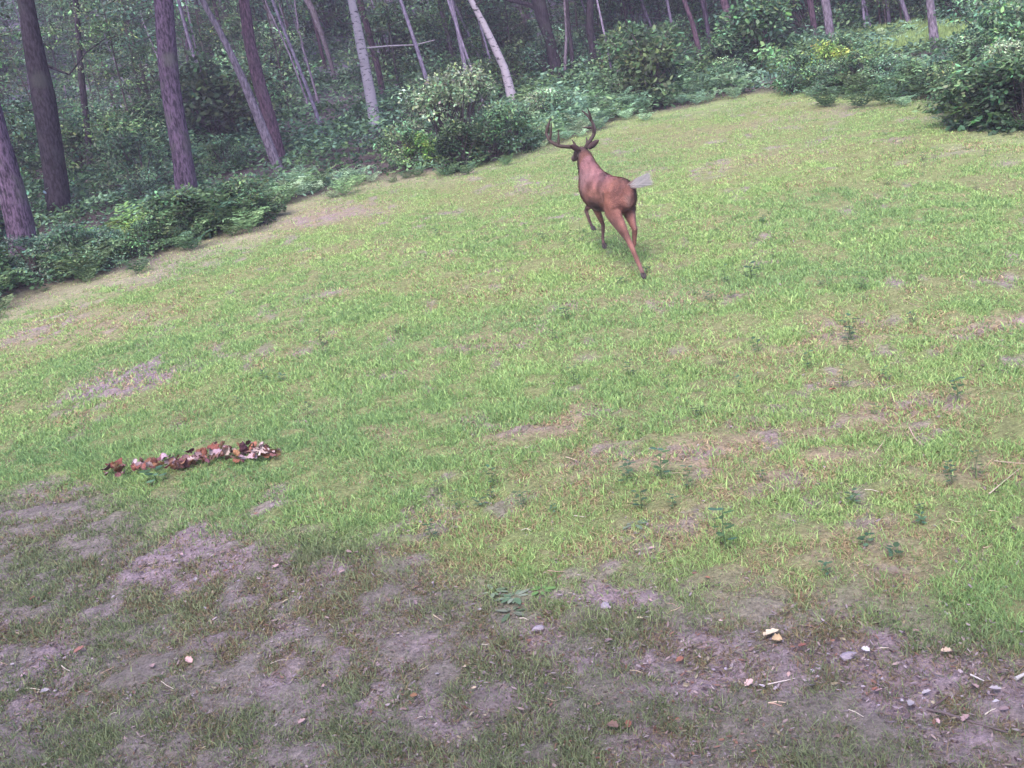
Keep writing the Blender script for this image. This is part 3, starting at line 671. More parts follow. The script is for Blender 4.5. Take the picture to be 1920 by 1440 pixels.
scatter(75, ['sap_mid', 'sap_dark', 'sap_mid', 'sap_blue'], 19, 38, .95, 'slender young tree', 'young tree', 'young trees near the field', 'sapling', .9, 3.2)
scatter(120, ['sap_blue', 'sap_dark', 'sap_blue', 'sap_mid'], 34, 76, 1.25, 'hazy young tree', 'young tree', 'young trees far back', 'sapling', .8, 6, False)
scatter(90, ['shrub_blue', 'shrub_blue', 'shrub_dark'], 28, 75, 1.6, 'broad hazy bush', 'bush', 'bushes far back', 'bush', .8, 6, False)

def undergrowth():
    n = 480000; y = 12+66*rng.random(n)**1.1; x = rng.uniform(-1, 1, n)*(.54*y+3)
    m_ = fbm(x*.45, y*.45, 101, 4); k = (y > edge(x, y)+.5) & (rng.random(n) < np.clip((m_-.30)*5, .10, 1))
    x, y, m_ = x[k], y[k], m_[k]; n = len(x); top = .10+.75*np.clip((m_-.4)*3, 0, 1)*fbm(x*1.6, y*1.6, 103, 2)*1.5
    z = ground(x, y)+top*rng.random(n)**.5; sz = .045+.0022*y
    c = np.array(G_dark+G_mid+G_blue)[(fbm(x*.8, y*.8, 105, 2)*24).astype(int) % 12]*rng.uniform(.6, 1.4, n)[:, None]
    dd = rng.normal(size=(n, 3)); dd[:, 2] *= .35; nv = rng.normal(size=(n, 3))*.45+np.array((0, 0, 1))
    me = mk('undergrowth', *leaves(np.stack([x, y, z], 1), dd, nv, sz*rng.uniform(.7, 1.5, n), sz*.6, c))
    tag(obj('undergrowth', me, M_fern), 'low leafy ground cover over the forest floor', 'undergrowth', kind='stuff')
undergrowth()
def gap_grass():
    a, c2 = P(1690, 95), P(1690, 70); n = 40000
    x = rng.normal(a.x, 1.7, n); y = rng.uniform(a.y-.6, c2.y+1.5, n); z = ground(x, y)
    d = rng.normal(size=(n, 3))*.35+np.array((0, 0, 1)); nv = rng.normal(size=(n, 3)); L = rng.uniform(.12, .32, n)
    c = np.array((.34, .48, .20))*rng.uniform(.6, 1.3, n)[:, None]
    tag(obj('tall_grass', mk('tall_grass', *leaves(np.stack([x, y, z], 1), d, nv, L, L*0+.02, c)), M_grass), 'bright tall grass in the small opening among the far right shrubs', 'grass', kind='stuff')
gap_grass()
# ------------------------------------------------------------------ small plants in the grass
def sprig_mesh(h, n, L, cols):
    mb = MB(); pos, dr, nr, LL, cl = [], [], [], [], []
    tube(mb, [(0, 0, -.02), (rng.normal()*.01, rng.normal()*.01, h*.5), (rng.normal()*.02, rng.normal()*.02, h)], [.003, .0025, .0015], 5, (.10, .14, .07))
    for i in range(n):
        t = .25+.75*i/(n-1); a = i*2.4; o = np.array((math.cos(a), math.sin(a), .35))
        pos.append(np.array((0, 0, h*t))+o*.008); dr.append(o); nr.append(np.array((-o[0]*.5, -o[1]*.5, 1)))
        LL.append(L*rng.uniform(.7, 1.2)); cl.append(np.array(random.choice(cols))*rng.uniform(.8, 1.2))
    mb.add(*leaves(np.array(pos), np.array(dr), np.array(nr), np.array(LL), np.array(LL)*.62, np.array(cl), fold=.2, droop=.25))
    return mb.mesh('sprig')
SPR = [sprig_mesh(.12, 9, .045, G_dark), sprig_mesh(.09, 8, .04, G_dark), sprig_mesh(.17, 11, .045, G_dark[2:]), sprig_mesh(.07, 7, .05, G_dark+G_mid[1:2])]
def sprig(px, py, k, s, lb, grp):
    q = P(px, py); o = obj('broadleaf_weed', SPR[k], M_weed); o.location = q; o.scale = (s,)*3
    o.rotation_euler = (rng.normal()*.1, rng.normal()*.1, rng.uniform(0, 6)); tag(o, lb, 'weed', grp)
for px, py, k, s, lb in [(1240, 900, 2, 1.15, 'tall dark weed standing in straw coloured grass at right centre'), (1362, 1032, 2, 1.3, 'tallest dark weed, in the lower right of the grass'),
        (1410, 525, 1, 1.6, 'dark weed right of the hind hoof'), (1595, 640, 0, 1.5, 'dark leafed weed in the upper right grass'), (1590, 658, 1, 1.1, 'low dark weed just under another at upper right'),
        (1062, 600, 1, 1.2, 'dark weed straight below the deer in open grass'), (1037, 640, 1, 1.0, 'small dark weed just below another under the deer'), (295, 905, 3, 1.6, 'broad green weed at the foot of the row of curled leaves')]:
    sprig(px, py, k, s, lb, None)
c = 0
CL = [(1560, 300, 190, 60), (1750, 300, 150, 40), (600, 640, 260, 40), (900, 440, 220, 50), (1100, 450, 90, 25), (1650, 560, 220, 60), (1450, 700, 350, 80), (600, 720, 350, 60), (1350, 420, 200, 60), (1700, 960, 260, 90), (1000, 950, 400, 60), (1300, 540, 160, 30)]
while c < 140:
    cx, cy, sx, sy = random.choice(CL); px = rng.normal(cx, sx*.6); py = rng.normal(cy, sy*.6)
    if not (0 < px < 1920) or py > 1200: continue
    q = P(px, py)
    if q.y > edge(q.x, q.y)-.4: continue
    sprig(px, py, int(rng.integers(4)), rng.uniform(.5, .95), 'small dark leafed sprig '+field_zone(px, py), 'small weeds in the clearing'); c += 1
# plantain rosette and seedling in the worn turf
def rosette(px, py, n, L, lb, s=1, cols=None):
    q = P(px, py); pos = np.zeros((n, 3)); a = np.arange(n)*2.4+rng.normal(size=n)*.3
    pos[:, 0] = np.cos(a)*.015; pos[:, 1] = np.sin(a)*.015; pos[:, 2] = .01
    d = np.stack([np.cos(a), np.sin(a), .25+.35*rng.random(n)], 1); nn = np.stack([-np.cos(a)*.3, -np.sin(a)*.3, 1+0*a], 1)
    LL = L*(.6+.6*rng.random(n)); c3 = np.array([random.choice(cols or [(.15, .19, .13), (.10, .15, .09), (.20, .22, .17)]) for _ in range(n)])
    mb = MB(); mb.add(*leaves(pos, d, nn, LL, LL*.42, c3, fold=.25, droop=.45)); o = obj('plantain', mb.mesh('plantain'), M_weed); o.location = q; o.scale = (s,)*3
    tag(o, lb, 'weed')
rosette(925, 1112, 9, .06, 'broad leaved rosette, left of three at the bare ground edge')
rosette(965, 1122, 14, .075, 'largest broad leaved rosette at the edge of the bare ground')
rosette(1015, 1110, 9, .055, 'rosette with bright green leaves, right of three at the bare ground edge', cols=[(.13, .22, .07), (.15, .24, .08)])
rosette(1190, 985, 7, .07, 'small pale rosette in the grass above the bare ground')
rosette(960, 1150, 8, .07, 'lowest small rosette below the largest one')

# ------------------------------------------------------------------ row of curled dry leaves
def curled_leaf(px, py, s, tilt, az, top, under, lb, lift):
    q = P(px, py); m, n = 15, 9; L = .115; G = np.zeros((m, n, 3)); p1, p2 = rng.uniform(0, 6, 2); cr = rng.uniform(5, 16)*rng.choice([1, 1, -1]); bend = rng.uniform(-5, 9); tw = rng.uniform(-6, 6)
    for i in range(m):
        t = i/(m-1); w = L*.36*math.sin(math.pi*(.04+.93*t))**.7*(1+.26*math.sin(t*21+p1))
        for j in range(n):
            v = (j/(n-1)-.5)*2*w*(1+.06*rng.normal()); a = v*cr*2; y_ = math.sin(a)/(cr*2); z_ = (1-math.cos(a))/(cr*2)
            x_ = L*(t-.5); th = x_*tw; y2 = y_*math.cos(th)-z_*math.sin(th); z2 = y_*math.sin(th)+z_*math.cos(th)
            G[i, j] = (x_, y2, z2+bend*x_*x_+.003*math.sin(t*17+j*1.3+p2))
    dx = np.gradient(G, axis=0); dy = np.gradient(G, axis=1); nr_ = np.cross(dx, dy); nr_ /= np.linalg.norm(nr_, axis=2, keepdims=True)+1e-9
    f_ = np.array([[i*n+j, (i+1)*n+j, (i+1)*n+j+1, i*n+j+1] for i in range(m-1) for j in range(n-1)]); mb = MB()
    vv = (1+.18*rng.normal(size=(m*n, 1))); mb.add((G+nr_*.0012).reshape(-1, 3), f_, np.clip(np.array(top)*vv, .01, 1)); mb.add((G-nr_*.0012).reshape(-1, 3), f_[:, ::-1], np.clip(np.array(under)*vv, .01, 1))
    o = obj('curled_leaf', mb.mesh('curled_leaf'), M_plain); o.location = q+Vector((0, 0, lift)); o.rotation_euler = (tilt, rng.normal()*.5, az); o.scale = (s,)*3
    return tag(o, lb, 'leaf', 'curled dry leaves in the row')
CAPS = [(.36, .27, .30), (.28, .19, .23), (.38, .30, .31), (.20, .12, .14), (.34, .25, .25), (.15, .07, .07), (.20, .085, .065)]
MUSH = [(205, 892, 1.05, .5), (218, 880, 1.2, .3), (230, 892, 1.1, -.5), (238, 898, .7, .9), (258, 882, 1.1, .5), (268, 878, 1, 1.0), (284, 876, 1.15, .3), (296, 880, .9, -.8),
        (312, 870, 1.0, .2), (322, 874, .8, 1.3), (332, 884, 1.0, 1.7), (342, 878, 1.6, 1.5), (352, 868, 1.0, .7), (362, 874, 1.0, 1.2), (372, 866, 1.1, .1), (378, 854, .8, .4), (384, 868, .9, .9),
        (392, 872, .8, .3), (400, 866, .8, -.3), (404, 856, 1.1, .2), (412, 862, 1.2, .8), (420, 850, 1.0, .5), (416, 842, .9, -.4), (426, 858, 1.0, 1.2), (432, 872, .8, .3),
        (444, 868, .9, .6), (450, 858, 1.0, .3), (458, 866, .9, 1.0), (464, 852, 1.5, 1.6), (468, 840, .8, .2), (476, 864, .8, .6), (480, 850, 1.0, .4), (492, 846, 1.15, 1.1),
        (498, 862, 1.1, .3), (508, 860, 1.1, -.4), (518, 856, .9, 1.4), (486, 858, .9, .3), (440, 854, .8, -.6)]
MUSH += [(px+rng.normal()*6, py+rng.normal()*4, s*.7, rng.uniform(-1.3, 1.8)) for (px, py, s, tl) in MUSH+MUSH[5:]]+[(px+rng.normal()*7, py+4+rng.normal()*3, s*.6, rng.uniform(-1.3, 1.8)) for (px, py, s, tl) in MUSH[:14]]
for i, (px, py, s, tl) in enumerate(MUSH):
    CC = random.choice(CAPS); UC = random.choice([(.17, .07, .05), (.25, .11, .075), (.10, .05, .045), (.14, .06, .07)]); seg = 'left cluster' if px < 300 else 'middle' if px < 400 else 'right half'
    if i == 11: CC = (.24, .09, .07)
    if i == 28: CC = (.22, .10, .07)
    sp = {0: 'pale curled leaf at the far left end of the leaf row', 11: 'largest curled leaf, reddish brown and tipped up, in the middle of the row', 28: 'big brown curled leaf standing up near the right end of the row',
          35: 'last curled leaf at the right end of the row'}.get(i) or '%s curled %sdry leaf in the %s of the row' % ('dark brown' if CC[0] < .25 else 'pinkish white' if CC[0] > .38 else 'dull pink', 'small ' if s < .6 else 'tipped ' if abs(tl) > .9 else '', seg)
    curled_leaf(px, py+3, s*rng.uniform(.7, 1.15)*.82, tl+rng.choice([0, 0, 3.1]), rng.uniform(0, 6.28), CC, UC, sp, .040+.03*rng.random())

# ------------------------------------------------------------------ litter: leaves, stones, sticks
def dead_leaf(px, py, L, col, lb, grp=None, rz=None, curl=.5):
    q = P(px, py); e = rz if rz is not None else rng.uniform(0, 6.28)
    m, n = 9, 5; V = []
    for i in range(m):
        t = i/(m-1); w = math.sin(math.pi*min(1, t*.96+.04))**.7*.5*(1+.28*math.sin(t*19))
        for j in range(n):
            s_ = (j/(n-1)-.5)*2
            V.append((L*(t-.5), s_*w*L*.62, curl*L*(.35*abs(s_)**1.5*w*2+.5*(t-.5)**2)+.004+.01*rng.random()*L*4))
    F = [[i*n+j, (i+1)*n+j, (i+1)*n+j+1, i*n+j+1] for i in range(m-1) for j in range(n-1)]
    mb = MB(); mb.add(V, F, col); o = obj('dead_leaf', mb.mesh('dead_leaf'), M_plain); o.location = q+Vector((0, 0, .012)); o.rotation_euler = (rng.normal()*.25, rng.normal()*.25, e)
    tag(o, lb, 'leaf', grp)
TAN = (.36, .28, .22); PNK = (.36, .24, .26); RED = (.20, .09, .07); GRY = (.30, .26, .30)
dead_leaf(1448, 1195, .075, (.45, .38, .29), 'curled cream coloured leaf standing on the bare soil at lower right')
dead_leaf(1455, 1205, .055, (.50, .34, .24), 'orange tan leaf lying against the cream curled leaf', curl=.9)
dead_leaf(356, 1244, .05, (.42, .27, .26), 'small pink leaf in the dull grass at lower left')
dead_leaf(1405, 1288, .045, (.40, .27, .29), 'flat square pink leaf fragment left of the sticks')
dead_leaf(1428, 1294, .035, (.42, .36, .43), 'pale lilac leaf scrap beside the square pink one')
dead_leaf(150, 1225, .06, (.20, .10, .09), 'rusty red leaf in the turf at the far lower left')
dead_leaf(1150, 1368, .06, (.16, .10, .09), 'rust brown leaf at the bottom edge near the middle')
dead_leaf(1562, 735, .05, (.55, .18, .16), 'small red leaf lying in the grass at right')
dead_leaf(1505, 1218, .04, (.18, .08, .07), 'small dark brown leaf on bare soil right of the cream leaf')
dead_leaf(1625, 1225, .04, (.48, .45, .5), 'white leaf scrap on the bare soil at lower right')
for i in range(70):
    if i < 46: a = rng.choice(len(PATCH)-20); px, py, aa, bb, _ = PATCH[a]; px += rng.normal()*aa*.6; py += rng.normal()*bb*.6
    else: px, py = rng.uniform(20, 1900), rng.uniform(1080, 1370)
    _c, _n = random.choice([(TAN, 'tan'), (PNK, 'pinkish'), (RED, 'rusty red'), (GRY, 'grey'), ((.3, .2, .22), 'dull brown'), ((.2, .14, .16), 'dark brown')]); dead_leaf(px, py, rng.uniform(.018, .045), _c, 'small %s dead leaf %s' % (_n, field_zone(px, py)), 'dead leaves on the near ground')
def stone(px, py, s, col, lb, grp=None):
    q = P(px, py); V = []; n, m = 9, 6; sx, sy, sz = rng.uniform(.8, 1.3), rng.uniform(.6, 1), rng.uniform(.35, .6)
    for i in range(m+1):
        ph = math.pi*i/m
        for k in range(n):
            th = 6.283*k/n; r = s*(1+.16*rng.normal()*math.sin(ph)); V.append((r*sx*math.sin(ph)*math.cos(th), r*sy*math.sin(ph)*math.sin(th), r*sz*math.cos(ph)))
    F = [[i*n+k, (i+1)*n+k, (i+1)*n+(k+1) % n, i*n+(k+1) % n] for i in range(m) for k in range(n)]
    mb = MB(); mb.add(V, F, col); o = obj('stone', mb.mesh('stone', False), M_plain); o.location = q+Vector((0, 0, s*.15)); o.rotation_euler.z = rng.uniform(0, 6); tag(o, lb, 'stone', grp)
stone(1868, 1318, .02, (.42, .38, .44), 'pale pebble cluster top at the lower right edge')
stone(1010, 1180, .026, (.24, .2, .25), 'flat lilac stone level with the ground below the rosettes')
stone(1135, 1137, .026, (.24, .2, .25), 'flat lilac stone between tufts near the middle of the bare ground')
stone(1590, 1232, .032, (.23, .19, .24), 'broad flat stone half sunk in the soil at lower right')
for i in range(60):
    px, py, aa, bb, st_ = PATCH[int(rng.choice([2, 3, 6, 11, 12, 20, 21, 22, 23, 24, 25, 26, 27, 28, 28, 29, 30]))]
    _c, _n = random.choice([((.28, .23, .30), 'lilac grey'), ((.18, .14, .18), 'dark'), ((.34, .29, .35), 'pale')]); px += rng.normal()*aa*.6; py += rng.normal()*bb*.6
    stone(px, py, rng.uniform(.004, .011), _c, 'little %s pebble %s' % (_n, field_zone(px, py)), 'pebbles on the bare soil')
def stick(pp, r, col, lb, grp=None, z=.012, name='stick'):
    pts = [P(x, y) for x, y in pp]; b = pts[0]; pts = [p-b+Vector((0, 0, z+.004*math.sin(3*i))) for i, p in enumerate(pts)]
    mb = MB(); tube(mb, pts, np.linspace(r, r*.55, len(pts)), 7, col, jit=.15); o = obj(name, mb.mesh(name), M_plain); o.location = b; tag(o, lb, 'stick', grp)
stick([(1738, 1335), (1770, 1342), (1815, 1356), (1850, 1368), (1890, 1378)], .006, (.10, .075, .085), 'long dark stick running out of the lower right')
stick([(1744, 1333), (1762, 1322), (1777, 1311)], .005, (.09, .06, .07), 'short dark stick making a V with the long one')
stick([(1440, 1288), (1470, 1282), (1492, 1276)], .0025, (.45, .38, .38), 'thin pale straw beside the pink leaf fragment')
stick([(1905, 1278), (1920, 1270), (1945, 1262)], .008, (.40, .36, .38), 'pale stick entering from the right edge')
stick([(1820, 1270), (1845, 1282)], .004, (.45, .4, .44), 'short pale stick on bare soil near the right edge')
stick([(1855, 930), (1885, 905), (1915, 880)], .004, (.36, .28, .24), 'bent dry stalk lying in grass at the right edge')
stick([(1865, 868), (1900, 872), (1945, 874)], .003, (.36, .28, .24), 'thin dry stalk above the bent one at the right edge')
stick([(1640, 855), (1655, 835), (1660, 828)], .003, (.46, .34, .28), 'bare tan stalk, left leg of a pair in the right grass')
stick([(1705, 805), (1715, 825), (1730, 838)], .003, (.46, .34, .28), 'bare tan stalk, right one of a pair in the right grass')
for i in range(60):
    px, py = (rng.uniform(900, 1900), rng.uniform(560, 1080)) if i < 34 else (rng.uniform(0, 1900), rng.uniform(1060, 1370))
    a = rng.uniform(-.9, .9); L = rng.uniform(12, 40)
    stick([(px, py), (px+L*.5*math.cos(a), py+L*.3*math.sin(a)+rng.normal()*1.5), (px+L*math.cos(a), py+L*.55*math.sin(a))], rng.uniform(.0015, .003), random.choice([(.46, .36, .28), (.35, .24, .2), (.5, .42, .38), (.16, .11, .11)]),
          'short dry stalk lying '+field_zone(px, py), 'dry stalks on the ground', name='dry_stalk')

# fallen log and pale fallen branches in the wood
def log(pp, r, bark, lb):
    pts = [P(x, y) for x, y in pp]; b = pts[0]; mb = MB(); o_, r_ = trunk_curve([p-b+Vector((0, 0, r*.8)) for p in pts], [r]*(len(pts)-1)+[r*.7], flare=1); tube(mb, o_, r_, 10, jit=.06)
    o = obj('fallen_log', mb.mesh('log'), bark); o.location = b; tag(o, lb, 'log')
log([(235, 372), (275, 366), (318, 356)], .07, B_pale, 'pale grey fallen branch on the litter left of the straight grey trunk')
log([(1060, 150), (1100, 145), (1140, 143)], .07, B_pale, 'pale fallen log at the foot of the dark branching tree')
log([(1240, 132), (1300, 120)], .08, B_red, 'dim fallen log on the far forest floor')

# ------------------------------------------------------------------ the buck
def deer():
    O = P(1150, 490); SC = .88; HD = R(16)            # heading: away from the camera, 16 deg to the left
    F_ = Vector((-math.sin(HD), math.cos(HD), .095)).normalized(); Lf = Vector((-math.cos(HD), -math.sin(HD), 0)); Uu = F_.cross(Lf)
    if Uu.z < 0: Uu = -Uu
    mb = MB()
    def lump(sec, n=20):
        """sec: (f, l, u, half width, half height) rings along a path, closed with caps"""
        sec = np.array(sec, float); cs = sec[:, :3]; V = []
        m = len(cs)
        for i in range(m):
            T = Vector(cs[min(i+1, m-1)]-cs[max(i-1, 0)]).normalized()
            side = Vector((0, 1, 0)); side = (side-T*side.dot(T)).normalized(); up = T.cross(side)
            for k in range(n):
                th = 6.283*k/n; V.append(Vector(cs[i])+side*(math.cos(th)*sec[i, 3])+up*(math.sin(th)*sec[i, 4]))
        Fc = [[i*n+k, i*n+(k+1) % n, (i+1)*n+(k+1) % n, (i+1)*n+k] for i in range(m-1) for k in range(n)]
        mb.add(V, Fc)
        mb.add([cs[0]]+V[:n], [[0, 1+(k+1) % n, 1+k] for k in range(n)]); mb.add([cs[-1]]+V[-n:], [[0, 1+k, 1+(k+1) % n] for k in range(n)])
    # torso: rump to brisket
    lump([(-.60, 0, .80, .03, .05), (-.58, 0, .80, .09, .12), (-.52, 0, .80, .135, .165), (-.42, 0, .80, .165, .19), (-.30, 0, .795, .17, .19), (-.12, 0, .78, .175, .20),
          (.08, 0, .775, .185, .215), (.24, 0, .79, .18, .23), (.38, 0, .82, .155, .225), (.48, 0, .86, .12, .18), (.54, 0, .88, .07, .10)])
    # neck, rising and a little left
    lump([(.22, 0, .835, .13, .20), (.34, 0, .89, .125, .195), (.44, -.01, .95, .12, .17), (.53, -.03, 1.01, .105, .14), (.60, -.045, 1.08, .090, .118), (.66, -.055, 1.14, .075, .092)])
    # head: skull to muzzle
    hs = np.array((-.07, -.12, -.12, 0, 0))
    lump([np.array(q_)+hs for q_ in [(.68, .06, 1.28, .04, .04), (.73, .065, 1.285, .065, .065), (.80, .07, 1.275, .068, .072), (.87, .075, 1.25, .055, .06), (.94, .08, 1.22, .038, .044), (1.00, .085, 1.195, .034, .038), (1.03, .087, 1.185, .022, .024)]], 16)
    legs = []
    def leg(j, r):
        pts = [np.array(p, float) for p in j]; P2, R2 = [], []
        for a in range(len(pts)-1):
            for t in np.linspace(0, 1, 6)[:-1]:
                P2.append(pts[a]*(1-t)+pts[a+1]*t); R2.append(np.array(r[a])*(1-t)+np.array(r[a+1])*t)
        P2.append(pts[-1]); R2.append(np.array(r[-1])); V = []; n = 12; m = len(P2)
        for i in range(m):
            T = Vector(P2[min(i+1, m-1)]-P2[max(i-1, 0)]).normalized(); side = Vector((0, 1, 0)); side = (side-T*side.dot(T)).normalized(); fw = T.cross(side)
            for k in range(n):
                th = 6.283*k/n; V.append(Vector(P2[i])+side*(math.cos(th)*R2[i][0])+fw*(math.sin(th)*R2[i][1]))
        Fc = [[i*n+k, i*n+(k+1) % n, (i+1)*n+(k+1) % n, (i+1)*n+k] for i in range(m-1) for k in range(n)]
        mb.add(V, Fc); mb.add([P2[0]]+V[:n], [[0, 1+(k+1) % n, 1+k] for k in range(n)]); mb.add([P2[-1]]+V[-n:], [[0, 1+k, 1+(k+1) % n] for k in range(n)])
    # (half width, half depth): thigh, stifle, hock, fetlock, pastern
    HL = [(-.36, .085, .86), (-.40, .11, .64), (-.66, .10, .42), (-.72, .10, .37), (-.92, .09, .12), (-.97, .09, .055)]
    hr = [(.09, .18), (.078, .135), (.036, .055), (.029, .042), (.022, .028), (.024, .030)]
    leg(HL, hr)
    HR = [(-.36, -.085, .86), (-.36, -.09, .66), (-.54, -.045, .50), (-.60, -.035, .45), (-.56, -.03, .29), (-.51, -.03, .25)]
    leg(HR, hr)
    fr = [(.06, .11), (.045, .065), (.026, .032), (.023, .028), (.018, .020), (.021, .024)]
    FL = [(.32, .07, .74), (.22, .05, .60), (.20, .0, .42), (.20, -.01, .39), (.24, .0, .22), (.22, .0, .17)]
    FR = [(.36, -.07, .74), (.44, -.05, .64), (.63, -.01, .53), (.65, -.0, .50), (.53, .01, .36), (.48, .01, .33)]
    leg(FL, fr); leg(FR, fr)
    body = mb.mesh('b0'); tmp = bpy.data.objects.new('tmp', body); COL.objects.link(tmp)
    rm = tmp.modifiers.new('r', 'REMESH'); rm.mode = 'VOXEL'; rm.voxel_size = .0095
    sm = tmp.modifiers.new('s', 'SMOOTH'); sm.factor = .6; sm.iterations = 7
    dg = bpy.context.evaluated_depsgraph_get(); me = bpy.data.meshes.new_from_object(tmp.evaluated_get(dg)); bpy.data.objects.remove(tmp)
    me.name = 'deer_body'; n = len(me.vertices); co = np.empty(n*3, np.float32); me.vertices.foreach_get('co', co); co = co.reshape(-1, 3)
    no = np.empty(n*3, np.float32); me.vertices.foreach_get('normal', no); no = no.reshape(-1, 3)
    f, l, u = co.T
    red = np.array((.19, .082, .068)); dk = np.array((.12, .065, .06)); wh = np.array((.62, .55, .55)); gy = np.array((.055, .035, .04))
    c = np.tile(red, (n, 1))
    def mix(w, col): 
        nonlocal c; w = np.clip(w, 0, 1)[:, None]; c = c*(1-w)+col*w
    mix(np.clip((u-.84)/.12, 0, 1)*.6*np.clip((f+.45)/.3, 0, 1)*(f < .5), np.array((.20, .10, .125)))  # pinkish sheen from the sky painted along the back
    mix((f > .45)*np.clip((f-.45)/.2, 0, 1)*.8, gy)
    mix((f > .62)*.5, np.array((.07, .045, .05)))
    mix(np.clip((.60-u)/.25, 0, 1)*(f > .15)*.85, gy)
    mix(np.clip((.70-u)/.12, 0, 1)*(u > .56)*(f > -.25)*.6, gy)  # underside darkened, its shade painted into the coat
    mix(np.clip((-l-.02)/.08, 0, 1)*(f < -.3)*.55, gy)                       # right haunch darker, shade put into the coat colour
    mix((np.abs(l) < .05)*np.clip((.63-u)/.05, 0, 1)*(u > .53)*(f > -.25)*(f < .12), wh)   # belly line
    mix(np.clip((-.50-f)/.05, 0, 1)*np.clip(1-np.abs(l)/.06, 0, 1)*(u > .66)*(u < .84)*.12, wh)  # rump under the tail
    mix(np.clip((.16-u)/.06, 0, 1)*.45, np.array((.24, .17, .17)))
    mix((f > .97)*(u > 1.1), np.array((.03, .025, .03)))
    mix(np.clip(1-np.hypot((f-.32)/.26, (u-.90)/.16), 0, 1)*.8, np.array((.30, .175, .19)))  # lighter shoulder sheen painted into the coat colour
    mix(np.clip(1-np.hypot((f+.02)/.20, (u-.64)/.14), 0, 1)*.9, np.array((.05, .028, .03)))  # lower flank darkened, belly shade put into the colour
    mix(np.clip((-.40-f)/.12, 0, 1)*.4, np.array((.06, .03, .035)))
    mix(np.clip(1-np.hypot((f+.38)/.14, (u-.74)/.16), 0, 1)*(l > 0)*.7, np.array((.20, .075, .05)))
    c *= np.clip(1+1.5*(fbm(f*8+l*9+20, u*9+20, 5, 3)-.5), .4, 1.7)[:, None]
    while me.color_attributes: me.color_attributes.remove(me.color_attributes[0])
    a = me.color_attributes.new('Col', 'FLOAT_COLOR', 'POINT'); c4 = np.ones((n, 4), np.float32); c4[:, :3] = c; a.data.foreach_set('color', c4.ravel())
    me.materials.clear(); me.shade_smooth()
    M_fur, t, o = newmat('fur'); at_ = N(t, 'ShaderNodeAttribute', attribute_name='Col'); p = N(t, 'ShaderNodeBsdfPrincipled', i_Roughness=.75); p.inputs['Specular IOR Level'].default_value = .2
    try: p.inputs['Sheen Weight'].default_value = .05; p.inputs['Sheen Roughness'].default_value = .5
    except Exception: pass
    tc = N(t, 'ShaderNodeTexCoord'); mp = N(t, 'ShaderNodeMapping'); mp.inputs['Scale'].default_value = (60, 160, 160); nz = N(t, 'ShaderNodeTexNoise', i_Scale=1.0, i_Detail=3)
    t.links.new(tc.outputs['Object'], mp.inputs[0]); t.links.new(mp.outputs[0], nz.inputs['Vector']); bp = N(t, 'ShaderNodeBump', i_Strength=.5, i_Distance=.006)
    t.links.new(nz.outputs['Fac'], bp.inputs['Height']); t.links.new(bp.outputs[0], p.inputs['Normal'])
    t.links.new(at_.outputs['Color'], p.inputs['Base Color']); t.links.new(p.outputs[0], o.inputs[0])
    e = bpy.data.objects.new('deer', None); COL.objects.link(e)
    e.matrix_world = Matrix.Translation(O) @ Matrix((F_, Lf, Uu)).transposed().to_4x4() @ Matrix.Scale(SC, 4)
    obj('body', me, M_fur, e)
    def hairs(nm, pos, nor, flow, L, w, col, lift=.28):
        m_ = len(pos); fl = flow-nor*(flow*nor).sum(1, keepdims=True); fl /= np.linalg.norm(fl, axis=1, keepdims=True)+1e-6
        d = fl+nor*lift+rng.normal(size=(m_, 3))*.16; sd2 = np.cross(fl, nor); L = (L*rng.uniform(.6, 1.3, m_))[:, None]
        V = np.stack([pos-sd2*w, pos+sd2*w, pos+d*L], 1).reshape(-1, 3); i_ = np.arange(m_)[:, None]*3
        return obj(nm, mk(nm, V, i_+np.array([[0, 1, 2]]), np.repeat(np.clip(col, .01, 1), 3, 0)), M_plain, e)
    ix = rng.integers(n, size=42000); ix = ix[(f[ix] < .86)]
    flow = np.tile(np.array((-1., 0, -.35)), (len(ix), 1)); low = (u[ix] < .62); flow[low] = (-.25, 0, -1)
    streak = (.35+1.3*fbm(f[ix]*5+30, l[ix]*25+u[ix]*22, 7, 3))[:, None]*rng.uniform(.65, 1.4, len(ix))[:, None]
    hairs('coat', co[ix]-no[ix]*.002, no[ix], flow, np.where(low, .014, .028), .0026, c[ix]*streak*1.45)
    # ears
    for sg in (1, -1):
        q = MB(); V = []; m, k_ = 8, 5
        b = Vector((.645, -.058+sg*.055, 1.205)); ax = Vector((-.35, sg*.85, .55)).normalized(); sd_ = ax.cross(Vector((1, 0, 0))).normalized(); nn = ax.cross(sd_)
        for layer in (0, 1):
            for i in range(m):
                t_ = i/(m-1); w = .036*math.sin(math.pi*(t_*.86+.12))**.7
                for j in range(k_):
                    s_ = (j/(k_-1)-.5)*2; V.append(b+ax*(.155*t_)+sd_*(w*s_)+nn*(.022*(1-s_*s_)*(1-t_*.5)*1+(.006 if layer else 0)))
        Fc = [[o_+i*k_+j, o_+(i+1)*k_+j, o_+(i+1)*k_+j+1, o_+i*k_+j+1] for o_ in (0, m*k_) for i in range(m-1) for j in range(k_-1)]
        q.add(V, Fc, (.05, .03, .035)); obj('ear', q.mesh('ear'), M_plain, e)
    # antlers (in summer velvet): main beam sweeping out, back and up, with tines
    AC = (.055, .038, .04)
